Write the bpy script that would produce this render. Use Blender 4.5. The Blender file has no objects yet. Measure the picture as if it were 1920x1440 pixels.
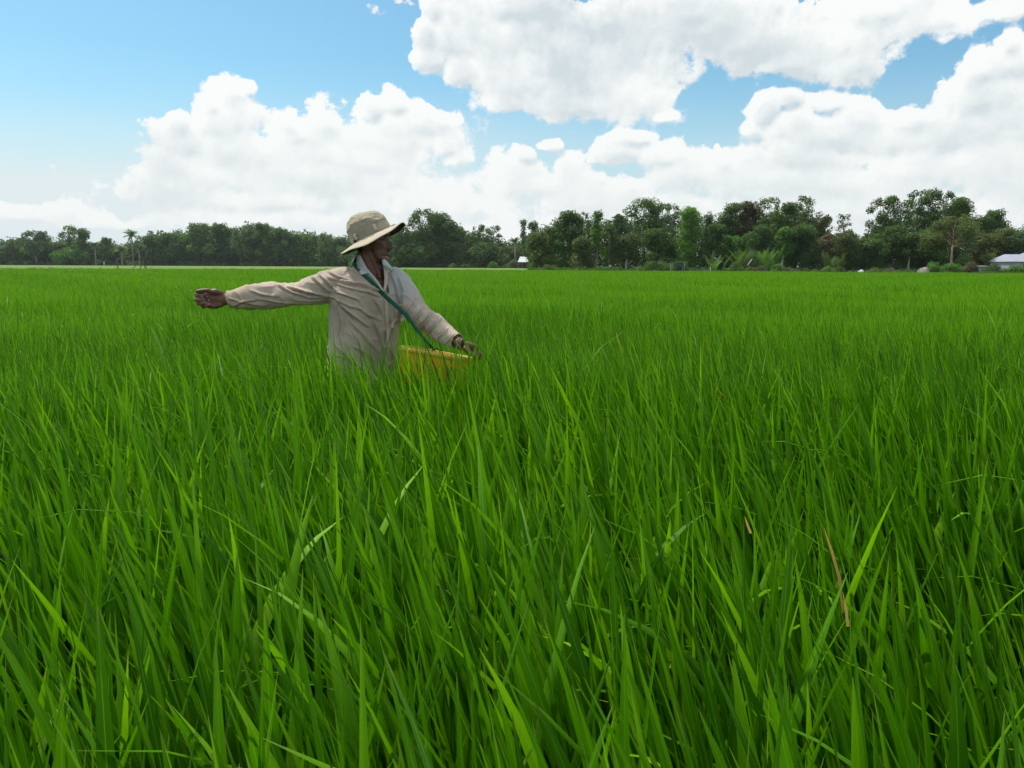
import bpy, bmesh, math, random
import numpy as np
from mathutils import Vector, Matrix, noise
from mathutils.bvhtree import BVHTree

random.seed(7)
RNG = np.random.default_rng(11)
SC = bpy.context.scene
COL = SC.collection

# ------------------------------------------------------------------ camera
F = 1507.0                       # focal length in pixels of a 1920 px wide picture
EYE = Vector((0, 0, 1.5))
cam_data = bpy.data.cameras.new('camera')
cam = bpy.data.objects.new('camera', cam_data)
COL.objects.link(cam)
SC.camera = cam
cam_data.sensor_width = 36.0
cam_data.lens = 36.0 * F / 1920.0
cam_data.clip_start = 0.05
cam_data.clip_end = 6000
PITCH = math.atan(221.5 / F)
CM = Matrix.Rotation(math.pi / 2 - PITCH, 4, 'X') @ Matrix.Rotation(math.radians(0.27), 4, 'Z')
cam.matrix_world = Matrix.Translation(EYE) @ CM
CR = CM.to_3x3()

def ray(px, py):
    return (CR @ Vector(((px - 960) / F, -(py - 720) / F, -1.0))).normalized()

def P(px, py, y):
    """the point of the place seen at (px, py) of the photograph, y metres ahead"""
    d = ray(px, py)
    return EYE + d * (y / d.y)

# ------------------------------------------------------------------ exposure, sun
SC.view_settings.view_transform = 'Standard'
SC.view_settings.look = 'None'
SC.view_settings.gamma = 1.0
SC.view_settings.exposure = 0.88
SC.cycles.max_bounces = 8
SC.cycles.diffuse_bounces = 3
SC.cycles.transmission_bounces = 3
SC.cycles.transparent_max_bounces = 8
SC.cycles.use_denoising = True
SUN_EL, SUN_AZ = math.radians(63), math.radians(-55)     # azimuth from +Y (ahead) towards +X
sd = bpy.data.lights.new('sun', 'SUN')
sd.energy = 2.2
sd.angle = math.radians(5.0)
sd.color = (1.0, 0.95, 0.87)
sun = bpy.data.objects.new('sun', sd)
COL.objects.link(sun)
sdir = Vector((math.cos(SUN_EL) * math.sin(SUN_AZ), math.cos(SUN_EL) * math.cos(SUN_AZ), math.sin(SUN_EL)))
sun.rotation_euler = (-sdir).to_track_quat('-Z', 'Y').to_euler()

# ------------------------------------------------------------------ node helper
class NT:
    def __init__(self, tree):
        self.t = tree
    def n(self, kind, **kw):
        nd = self.t.nodes.new(kind)
        for k, v in kw.items():
            setattr(nd, k, v)
        return nd
    def set(self, sock, v):
        if hasattr(v, 'is_output') or isinstance(v, bpy.types.NodeSocket):
            self.t.links.new(v, sock)
        elif v is not None:
            sock.default_value = v
    def math(self, op, a, b=None, c=None, clamp=False):
        nd = self.n('ShaderNodeMath', operation=op, use_clamp=clamp)
        self.set(nd.inputs[0], a)
        if b is not None: self.set(nd.inputs[1], b)
        if c is not None: self.set(nd.inputs[2], c)
        return nd.outputs[0]
    def vmath(self, op, a, b=None, c=None, scale=None):
        nd = self.n('ShaderNodeVectorMath', operation=op)
        self.set(nd.inputs[0], a)
        if b is not None: self.set(nd.inputs[1], b)
        if c is not None: self.set(nd.inputs[2], c)
        if scale is not None: self.set(nd.inputs['Scale'], scale)
        return nd.outputs['Value'] if op in ('LENGTH', 'DISTANCE', 'DOT_PRODUCT') else nd.outputs[0]
    def noise(self, vec, scale, detail=4, rough=0.5, dist=0.0, color=False, dim='3D'):
        nd = self.n('ShaderNodeTexNoise', noise_dimensions=dim)
        self.set(nd.inputs['Vector'], vec)
        nd.inputs['Scale'].default_value = scale
        nd.inputs['Detail'].default_value = detail
        nd.inputs['Roughness'].default_value = rough
        nd.inputs['Distortion'].default_value = dist
        return nd.outputs['Color' if color else 'Fac']
    def smooth(self, v, lo, hi, a=0.0, b=1.0):
        nd = self.n('ShaderNodeMapRange', interpolation_type='SMOOTHSTEP')
        self.set(nd.inputs['Value'], v)
        for k, x in (('From Min', lo), ('From Max', hi), ('To Min', a), ('To Max', b)):
            self.set(nd.inputs[k], x)
        return nd.outputs[0]
    def mix(self, f, a, b, kind='MIX'):
        nd = self.n('ShaderNodeMix', data_type='RGBA', blend_type=kind)
        self.set(nd.inputs['Factor'], f)
        self.set(nd.inputs[6], a)
        self.set(nd.inputs[7], b)
        return nd.outputs[2]
    def attr(self, name, out='Fac'):
        nd = self.n('ShaderNodeAttribute')
        nd.attribute_name = name
        return nd.outputs[out]
    def link(self, a, b):
        self.t.links.new(a, b)

def rgb(r, g, b):
    return (r, g, b, 1.0)

# ------------------------------------------------------------------ world: sky and clouds
world = bpy.data.worlds.new('World')
SC.world = world
world.use_nodes = True
W = NT(world.node_tree)
world.node_tree.nodes.clear()
wout = W.n('ShaderNodeOutputWorld')
bg = W.n('ShaderNodeBackground')
bg.inputs['Strength'].default_value = 0.1
W.link(bg.outputs[0], wout.inputs[0])
sky = W.n('ShaderNodeTexSky', sky_type='NISHITA')
sky.sun_disc = False
sky.sun_elevation = SUN_EL
sky.sun_rotation = SUN_AZ
sky.altitude = 0
sky.air_density = 1.0
sky.dust_density = 1.5
sky.ozone_density = 1.5

def azel(px, py):
    d = ray(px, py)
    return math.atan2(d.x, d.y), math.asin(d.z)

# cumulus heads: centre and radii in picture pixels (turned into azimuth / elevation), weight of the soft sum
HEADS = [
    # left cumulus
    (428, 172, 40, 40), (455, 165, 25, 28), (392, 195, 25, 25), (430, 230, 90, 65), (330, 225, 22, 32), (345, 262, 60, 45), (330, 300, 60, 50),
    (480, 290, 150, 80), (540, 235, 55, 38), (610, 240, 58, 48), (600, 290, 90, 60), (420, 330, 170, 45),
    # second head
    (700, 205, 38, 36), (745, 190, 45, 30), (740, 250, 75, 60), (815, 225, 55, 32), (830, 275, 50, 48), (690, 310, 130, 60),
    # big top cloud
    (808, 18, 34, 38), (796, 60, 30, 36), (830, 60, 55, 55), (800, 108, 38, 30), (880, 20, 95, 60), (930, 60, 130, 80), (870, 130, 60, 60),
    (960, 150, 130, 70), (1080, 130, 160, 110), (1090, 190, 180, 48), (1210, 190, 80, 60), (1180, 90, 120, 90), (1250, 218, 45, 24),
    (1300, 30, 220, 75), (1400, 75, 170, 65), (1560, 75, 140, 65), (1600, 115, 80, 38), (1480, 115, 100, 35), (1760, 30, 130, 42), (1650, 10, 200, 45),
    (1900, 10, 120, 25),
    # low middle
    (1020, 272, 36, 18), (975, 290, 30, 22), (960, 330, 70, 55), (1070, 315, 60, 45), (1150, 290, 80, 34), (1240, 300, 90, 40), (1300, 330, 80, 45),
    (1100, 370, 220, 60), (1350, 282, 12, 14), (1360, 310, 40, 34),
    # right heads
    (1445, 205, 42, 34), (1480, 188, 34, 22), (1420, 240, 40, 36), (1560, 195, 48, 26), (1620, 220, 60, 36), (1560, 250, 150, 56), (1500, 300, 150, 60),
    (1670, 255, 60, 44), (1700, 320, 150, 70), (1720, 220, 70, 30), (1780, 250, 110, 55), (1900, 80, 26, 34), (1890, 125, 60, 38), (1840, 140, 50, 26), (1850, 190, 110, 55),
    (1920, 220, 110, 90), (1960, 120, 70, 70), (1880, 330, 150, 80),
    # low bank over the trees
    (60, 400, 90, 20), (170, 415, 110, 22),
    (650, 450, 420, 60), (1300, 455, 700, 70), (1800, 440, 400, 70),
    (790, 232, 80, 45), (720, 265, 130, 60), (850, 300, 55, 40), (330, 350, 130, 45), (1500, 232, 90, 40), (1130, 40, 170, 80), (960, 5, 220, 50), (1300, 60, 150, 60),
    (1440, 215, 46, 34), (1180, 262, 60, 18),
    (600, 330, 330, 75), (420, 285, 120, 60), (640, 300, 200, 60), (560, 250, 120, 40), (1000, 345, 200, 50), (1500, 345, 300, 50),
    (1280, 330, 120, 40),
    (800, 390, 260, 60), (500, 375, 220, 40), (560, 420, 330, 45), (1200, 420, 420, 60), (1600, 400, 420, 60), 
]

cg = bpy.data.node_groups.new('cloud_density', 'ShaderNodeTree')
cg.interface.new_socket('Vector', in_out='INPUT', socket_type='NodeSocketVector')
cg.interface.new_socket('Density', in_out='OUTPUT', socket_type='NodeSocketFloat')
cg.interface.new_socket('Broad', in_out='OUTPUT', socket_type='NodeSocketFloat')
G = NT(cg)
gi = G.n('NodeGroupInput')
go = G.n('NodeGroupOutput')
p0 = gi.outputs[0]                                       # (azimuth, elevation, 0)
wob = G.noise(p0, 9.0, 2, 0.55, color=True, dim='2D')
wob2 = G.vmath('SUBTRACT', wob, (0.5, 0.5, 0.5))
p1 = G.vmath('MULTIPLY_ADD', wob2, (0.030, 0.022, 0.0), p0)
p1 = G.vmath('MULTIPLY', p1, (1, 1, 0))
acc = None
for (hx, hy, hrx, hry) in HEADS:
    a0, e0 = azel(hx, hy)
    rx, ry = hrx / F * 0.93, hry / F * 0.93
    q = G.vmath('MULTIPLY_ADD', p1, (1 / rx, 1 / ry, 0), (-a0 / rx, -e0 / ry, 0))
    ln = G.vmath('LENGTH', q)
    acc = ln if acc is None else G.math('SMOOTH_MIN', acc, ln, 0.42)
heads = G.math('SUBTRACT', 1.0, acc)
# the rest of the sky, all round: broken cumulus by coverage
sx = G.n('ShaderNodeSeparateXYZ')
G.link(p0, sx.inputs[0])
aabs = G.math('ABSOLUTE', sx.outputs[0])
side = G.smooth(aabs, 0.62, 0.8)
high = G.smooth(sx.outputs[1], 0.36, 0.5)
away = G.math('MAXIMUM', side, high)
cov = G.noise(G.vmath('MULTIPLY', p0, (1.0, 1.8, 1.0)), 2.3, 2, 0.5, dim='2D')
cov = G.math('MULTIPLY_ADD', cov, 5.0, -2.2)
cov = G.math('MINIMUM', cov, 1.0)
nm = G.math('MULTIPLY', away, cov)
inv = G.math('SUBTRACT', 1.0, away)
hm = G.math('MULTIPLY', heads, inv)
d0 = G.math('ADD', nm, hm)
b1 = G.noise(G.vmath('MULTIPLY', p0, (1.0, 1.15, 1.0)), 19.0, 8, 0.62, dim='2D')
vor = G.n('ShaderNodeTexVoronoi', feature='F1', voronoi_dimensions='2D')
G.set(vor.inputs['Vector'], G.vmath('MULTIPLY_ADD', wob2, (0.03, 0.03, 0), p0))
vor.inputs['Scale'].default_value = 34.0
vor.inputs['Detail'].default_value = 1.5
vor.inputs['Roughness'].default_value = 0.5
puff = G.math('MULTIPLY_ADD', vor.outputs['Distance'], -0.45, 0.18)
det = G.math('MULTIPLY_ADD', b1, 3.0, -1.5)
det = G.math('ADD', det, puff)
dd = G.math('MULTIPLY_ADD', det, 0.80, G.math('ADD', G.math('MULTIPLY', d0, G.smooth(d0, -0.2, 0.35, 1.0, 1.35)), 0.06))
G.link(dd, go.inputs[0])
G.link(d0, go.inputs[1])

tc = W.n('ShaderNodeTexCoord')
sep = W.n('ShaderNodeSeparateXYZ')
W.link(tc.outputs['Generated'], sep.inputs[0])
AZ = W.math('ARCTAN2', sep.outputs[0], sep.outputs[1])
ELV = W.math('ARCSINE', sep.outputs[2])
cmb = W.n('ShaderNodeCombineXYZ')
W.link(AZ, cmb.inputs[0])
W.link(ELV, cmb.inputs[1])
PV = cmb.outputs[0]
def dens(v):
    nd = W.n('ShaderNodeGroup')
    nd.node_tree = cg
    W.set(nd.inputs[0], v)
    return nd.outputs[0], nd.outputs[1]
D0, B0 = dens(PV)
D1, B1 = dens(W.vmath('ADD', PV, (-0.004, 0.009, 0.0)))
elz = W.smooth(ELV, 0.0, 0.235, 1.0, 0.0)
soft = W.smooth(W.math('SUBTRACT', B1, B0), -0.10, 0.20, 0.12, 0.42)
soft = W.math('MULTIPLY_ADD', W.smooth(W.noise(PV, 4.5, 1, 0.5, dim='2D'), 0.45, 0.75), 0.16, soft)
soft = W.math('MULTIPLY_ADD', elz, 0.20, soft)
alpha = W.smooth(D0, 0.0, soft)
relief = W.math('SUBTRACT', D0, D1)
thick = W.smooth(D0, 0.35, 1.25)
lowf = W.noise(PV, 5.0, 2, 0.5, dim='2D')
rel = W.math('MULTIPLY', relief, W.math('MULTIPLY_ADD', thick, -0.55, 1.0))
lit = W.math('MULTIPLY_ADD', rel, 0.68, 0.86)
lit = W.math('MULTIPLY_ADD', thick, -0.30, lit)
lit = W.math('MULTIPLY_ADD', W.math('MULTIPLY', W.math('SUBTRACT', B0, B1), W.math('MULTIPLY_ADD', thick, -0.7, 1.0)), 0.7, lit)
fb = W.noise(PV, 30.0, 5, 0.6, dim='2D')
lit = W.math('MULTIPLY_ADD', W.math('SUBTRACT', fb, 0.5), 0.6, lit)
lit = W.math('MULTIPLY_ADD', W.math('SUBTRACT', lowf, 0.5), 1.5, lit)
lit = W.math('MINIMUM', W.math('MAXIMUM', lit, 0.22), 1.0)
lit = W.math('ADD', W.math('MULTIPLY', lit, W.math('MULTIPLY_ADD', elz, -0.55, 1.0)), W.math('MULTIPLY', elz, 0.42))
cloudc = W.mix(lit, rgb(3.15, 3.6, 3.85), rgb(5.3, 5.4, 5.3))
CLOUD_ALPHA = alpha
# pale air near the horizon and thin veil at the left
veil_n = W.noise(W.vmath('MULTIPLY', PV, (1.0, 5.0, 1.0)), 3.0, 3, 0.5, dim='2D')
veil = W.math('MULTIPLY', elz, W.math('MULTIPLY_ADD', veil_n, 1.3, 0.55), clamp=True)
skyc = W.mix(1.0, sky.outputs[0], rgb(0.53, 0.80, 0.81), 'MULTIPLY')
SKYMIX = skyc
base = W.mix(veil, skyc, rgb(4.15, 4.6, 4.75))
fin = W.mix(W.math('MULTIPLY', alpha, 0.97), base, cloudc)
W.link(fin, bg.inputs['Color'])
world.cycles.sampling_method = 'MANUAL'
world.cycles.sample_map_resolution = 512

# ------------------------------------------------------------------ object helpers
def tag(o, label=None, cat=None, group=None, kind=None):
    if label: o['label'] = label
    if cat: o['category'] = cat
    if group: o['group'] = group
    if kind: o['kind'] = kind
    return o

def empty(name, loc, label=None, cat=None, group=None):
    o = bpy.data.objects.new(name, None)
    COL.objects.link(o)
    o.location = loc
    o.empty_display_size = 0.2
    return tag(o, label, cat, group)

def link_mesh(name, me, mat=None, parent=None, smooth=True):
    """link a mesh given in world coordinates; a parent that is an Empty at some place keeps it there"""
    o = bpy.data.objects.new(name, me)
    COL.objects.link(o)
    if mat is not None:
        me.materials.append(mat)
    if smooth:
        me.polygons.foreach_set('use_smooth', np.ones(len(me.polygons), bool))
    if parent is not None:
        root = parent
        off = Vector((0, 0, 0))
        while root is not None:
            off += root.location
            root = root.parent
        o.parent = parent
        me.transform(Matrix.Translation(-off))
    return o

def np_mesh(name, V, Q, attrs=None, uv=None):
    """V (n,3) float, Q (m,k) int; attrs {name: per-vertex float}; uv (n,2)"""
    me = bpy.data.meshes.new(name)
    n, m, k = len(V), len(Q), Q.shape[1]
    me.vertices.add(n)
    me.vertices.foreach_set('co', np.ascontiguousarray(V, dtype=np.float32).ravel())
    me.loops.add(m * k)
    me.loops.foreach_set('vertex_index', np.ascontiguousarray(Q, dtype=np.int32).ravel())
    me.polygons.add(m)
    me.polygons.foreach_set('loop_start', np.arange(0, m * k, k, dtype=np.int32))
    me.update(calc_edges=True)
    for nm, a in (attrs or {}).items():
        at = me.attributes.new(nm, 'FLOAT', 'POINT')
        at.data.foreach_set('value', np.ascontiguousarray(a, dtype=np.float32))
    return me

class MB:
    """collects shapes in world coordinates"""
    def __init__(self):
        self.v, self.f = [], []
    def add(self, vs, fs):
        b = len(self.v)
        self.v += [tuple(v) for v in vs]
        self.f += [tuple(i + b for i in f) for f in fs]
    def rings(self, rings, caps=True, closed=False):
        n = len(rings[0])
        vs = [p for r in rings for p in r]
        fs = []
        m = len(rings)
        for i in range(m if closed else m - 1):
            j = (i + 1) % m
            for k in range(n):
                l = (k + 1) % n
                fs.append((i * n + k, i * n + l, j * n + l, j * n + k))
        if caps and not closed:
            fs.append(tuple(range(n))[::-1])
            fs.append(tuple((m - 1) * n + k for k in range(n)))
        self.add(vs, fs)
    def tube(self, pts, rad, n=12, flat=None, ref=None, round_ends=True):
        """pts: points, rad: radii (or (a,b) pairs: a across ref-perpendicular, b along ref)"""
        pts = [Vector(p) for p in pts]
        rad = [r if isinstance(r, tuple) else (r, r) for r in rad]
        if round_ends:
            a, b = pts[0], pts[-1]
            t0 = (pts[0] - pts[1]).normalized()
            t1 = (pts[-1] - pts[-2]).normalized()
            r0, r1 = rad[0], rad[-1]
            pts = [a + t0 * min(r0) * 0.85, a + t0 * min(r0) * 0.5] + pts + [b + t1 * min(r1) * 0.5, b + t1 * min(r1) * 0.85]
            rad = [(r0[0] * .35, r0[1] * .35), (r0[0] * .8, r0[1] * .8)] + rad + [(r1[0] * .8, r1[1] * .8), (r1[0] * .35, r1[1] * .35)]
        rg = []
        u = None
        for i, p in enumerate(pts):
            t = (pts[min(i + 1, len(pts) - 1)] - pts[max(i - 1, 0)]).normalized()
            if ref is not None:
                u = Vector(ref)
            elif u is None:
                u = Vector((0, 0, 1)) if abs(t.z) < 0.9 else Vector((0, 1, 0))
            u = (u - t * u.dot(t)).normalized()
            w = t.cross(u)
            rg.append([p + w * (math.cos(2 * math.pi * k / n) * rad[i][0]) + u * (math.sin(2 * math.pi * k / n) * rad[i][1]) for k in range(n)])
        self.rings(rg)
    def box(self, c, s, rot=None):
        c = Vector(c)
        R = rot or Matrix.Identity(3)
        vs = [c + R @ Vector((x * s[0] / 2, y * s[1] / 2, z * s[2] / 2)) for x in (-1, 1) for y in (-1, 1) for z in (-1, 1)]
        self.add(vs, [(0, 1, 3, 2), (4, 6, 7, 5), (0, 4, 5, 1), (2, 3, 7, 6), (0, 2, 6, 4), (1, 5, 7, 3)])
    def ball(self, c, r, n=12, m=8):
        c = Vector(c)
        r = r if isinstance(r, tuple) else (r, r, r)
        rg = []
        for i in range(m):
            th = math.pi * (i + 0.5) / m
            rg.append([c + Vector((r[0] * math.sin(th) * math.cos(2 * math.pi * k / n), r[1] * math.sin(th) * math.sin(2 * math.pi * k / n), r[2] * math.cos(th))) for k in range(n)])
        self.rings(rg)
    def mesh(self, name):
        me = bpy.data.meshes.new(name)
        me.from_pydata(self.v, [], self.f)
        me.update()
        return me
    def build(self, name, mat, parent=None, smooth=True, normals=True):
        me = self.mesh(name)
        if normals:
            bm = bmesh.new()
            bm.from_mesh(me)
            bmesh.ops.recalc_face_normals(bm, faces=bm.faces)
            bm.to_mesh(me)
            bm.free()
        return link_mesh(name, me, mat, parent, smooth)

# ------------------------------------------------------------------ materials
def new_mat(name):
    m = bpy.data.materials.new(name)
    m.use_nodes = True
    m.node_tree.nodes.clear()
    N = NT(m.node_tree)
    out = N.n('ShaderNodeOutputMaterial')
    return m, N, out

def leaf_material(name, dark, mid, light, trans=0.45, rough=0.5, attr='tint', spec=0.3, dry=None, veins=False):
    m, N, out = new_mat(name)
    t = N.attr(attr)
    ramp = N.n('ShaderNodeValToRGB')
    e = ramp.color_ramp.elements
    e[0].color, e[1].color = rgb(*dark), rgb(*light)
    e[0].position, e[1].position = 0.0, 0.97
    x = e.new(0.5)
    x.color = rgb(*mid)
    if dry:
        x = e.new(0.985)
        x.color = rgb(*dry)
    N.link(t, ramp.inputs[0])
    col = ramp.outputs[0]
    norm = None
    if veins:
        u = N.attr('across')
        rib = N.smooth(N.math('ABSOLUTE', u), 0.0, 0.13, 1.0, 0.0)
        col = N.mix(N.math('MULTIPLY', rib, 0.35), col, rgb(light[0] * 1.5, light[1] * 1.35, light[2] * 2.0 + 0.01))
        al = N.attr('along')
        cmbv = N.n('ShaderNodeCombineXYZ')
        N.link(N.math('MULTIPLY', u, 7.0), cmbv.inputs[0])
        N.link(N.math('MULTIPLY', al, 1.5), cmbv.inputs[1])
        N.link(N.math('MULTIPLY', t, 40.0), cmbv.inputs[2])
        st = N.noise(cmbv.outputs[0], 2.2, 3, 0.6)
        col = N.mix(1.0, col, N.mix(st, rgb(0.72, 0.76, 0.7), rgb(1.3, 1.22, 1.3)), 'MULTIPLY')
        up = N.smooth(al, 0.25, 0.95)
        col = N.mix(1.0, col, N.mix(up, rgb(0.66, 0.76, 0.8), rgb(1.35, 1.2, 1.0)), 'MULTIPLY')  # lower leaf darkened to paint in canopy shade; upper part yellower
        tip = N.smooth(al, 0.93, 1.0)
        col = N.mix(N.math('MULTIPLY', tip, 0.45), col, rgb(0.22, 0.24, 0.06))
    pb = N.n('ShaderNodeBsdfPrincipled')
    N.link(col, pb.inputs['Base Color'])
    pb.inputs['Roughness'].default_value = rough
    pb.inputs['Specular IOR Level'].default_value = spec
    tr = N.n('ShaderNodeBsdfTranslucent')
    tcl = N.mix(1.0, col, rgb(1.25, 1.3, 0.5), 'MULTIPLY')
    N.link(tcl, tr.inputs['Color'])
    mx = N.n('ShaderNodeMixShader')
    mx.inputs[0].default_value = trans
    N.link(pb.outputs[0], mx.inputs[1])
    N.link(tr.outputs[0], mx.inputs[2])
    N.link(mx.outputs[0], out.inputs[0])
    return m

def simple_mat(name, c1, c2=None, scale=8.0, rough=0.8, spec=0.3, bump=0.0, detail=5, metallic=0.0, stretch=(1, 1, 1)):
    m, N, out = new_mat(name)
    tcn = N.n('ShaderNodeTexCoord')
    v = N.vmath('MULTIPLY', tcn.outputs['Object'], stretch)
    nz = N.noise(v, scale, detail, 0.6)
    col = N.mix(N.smooth(nz, 0.3, 0.7), rgb(*c1), rgb(*(c2 or c1)))
    pb = N.n('ShaderNodeBsdfPrincipled')
    N.link(col, pb.inputs['Base Color'])
    pb.inputs['Roughness'].default_value = rough
    pb.inputs['Specular IOR Level'].default_value = spec
    pb.inputs['Metallic'].default_value = metallic
    if bump:
        bp = N.n('ShaderNodeBump')
        bp.inputs['Strength'].default_value = bump
        bp.inputs['Distance'].default_value = 0.01
        N.link(nz, bp.inputs['Height'])
        N.link(bp.outputs[0], pb.inputs['Normal'])
    N.link(pb.outputs[0], out.inputs[0])
    return m

# ------------------------------------------------------------------ ground
LANDZ = 0.62
FIELD_END = 112.0
m_mud = simple_mat('mud', (0.035, 0.028, 0.018), (0.06, 0.05, 0.03), 3.0, 0.6, 0.4)
m_land = simple_mat('grassy_land', (0.05, 0.085, 0.02), (0.09, 0.10, 0.035), 0.15, 0.9, 0.1)
m_far = simple_mat('pale_crop', (0.11, 0.19, 0.035), (0.18, 0.24, 0.06), 0.35, 0.9, 0.1, stretch=(0.15, 1, 1))
m_bund = simple_mat('dry_bund', (0.20, 0.20, 0.085), (0.10, 0.14, 0.045), 0.8, 0.95, 0.1)

def sheet(name, x0, x1, y0, y1, z, nx, ny, mat, amp=0.0, seed=0.0, freq=0.2):
    xs, ys = np.linspace(x0, x1, nx), np.linspace(y0, y1, ny)
    X, Y = np.meshgrid(xs, ys)
    Z = np.full_like(X, z)
    if amp:
        for i in range(ny):
            for j in range(nx):
                Z[i, j] += amp * noise.noise((X[i, j] * freq + seed, Y[i, j] * freq, seed))
    V = np.stack([X.ravel(), Y.ravel(), Z.ravel()], 1)
    a = np.arange(nx * ny).reshape(ny, nx)
    Q = np.stack([a[:-1, :-1].ravel(), a[:-1, 1:].ravel(), a[1:, 1:].ravel(), a[1:, :-1].ravel()], 1)
    return tag(link_mesh(name, np_mesh(name, V, Q), mat), kind='structure')

def grid_ground():
    sheet('ground', -2500, 2500, -300, 4800, 0.0, 60, 60, m_mud)
    o = sheet('land', -2400, 2400, FIELD_END + 4, 4700, LANDZ, 120, 90, m_land, 0.10, 3.1, 0.02)
    # the crop of the next field beyond the bund, paler and yellower
    sheet('far_field', -420, 40, FIELD_END + 5.5, 384, LANDZ + 0.12, 150, 60, m_far, 0.09, 9.0, 0.35)
grid_ground()

mb = MB()
rg = []
for i in range(221):
    x = -165 + i * 1.5
    w = 0.25 * noise.noise((x * 0.11, 0, 0))
    hh = LANDZ + 0.10 + 0.10 * noise.noise((x * 0.35, 4, 0))
    y = FIELD_END + 2.2 + w
    rg.append([(x, y - 1.7, 0.0), (x, y - 1.0, hh * 0.75), (x, y - 0.35, hh), (x, y + 0.9, hh), (x, y + 2.2, hh * 0.8), (x, y + 3.4, 0.25)])
vs = [p for r in rg for p in r]
fs = [(i * 6 + k, (i + 1) * 6 + k, (i + 1) * 6 + k + 1, i * 6 + k + 1) for i in range(220) for k in range(5)]
mb.add(vs, fs)
tag(mb.build('earth_bund', m_bund), kind='structure')

# ------------------------------------------------------------------ rice
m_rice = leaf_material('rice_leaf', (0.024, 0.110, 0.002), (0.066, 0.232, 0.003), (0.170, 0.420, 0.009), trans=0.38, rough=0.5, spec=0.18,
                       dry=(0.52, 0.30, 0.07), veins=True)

PERSON = (-0.72, 3.92)

def canopy(x, y):
    d = np.hypot(x, y)
    h = np.interp(d, [0, 1.2, 2.2, 3.3, 5, 14, 40], [0.86, 0.86, 0.93, 1.02, 1.0, 0.94, 0.92])
    h = h + 0.085 * np.exp(-((x + 0.8) / 0.75) ** 2 - ((y - 3.4) / 0.45) ** 2)
    h = h + 0.015 * np.exp(-((x + 0.3) / 0.5) ** 2 - ((y - 3.4) / 0.3) ** 2)
    return h + 0.05 * np.sin(x * 0.9 + 1.3) * np.sin(y * 0.7 + 0.4) + 0.035 * np.sin(x * 2.3 + y * 1.9) + 0.03 * np.sin(x * 0.21 - y * 0.17)

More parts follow.
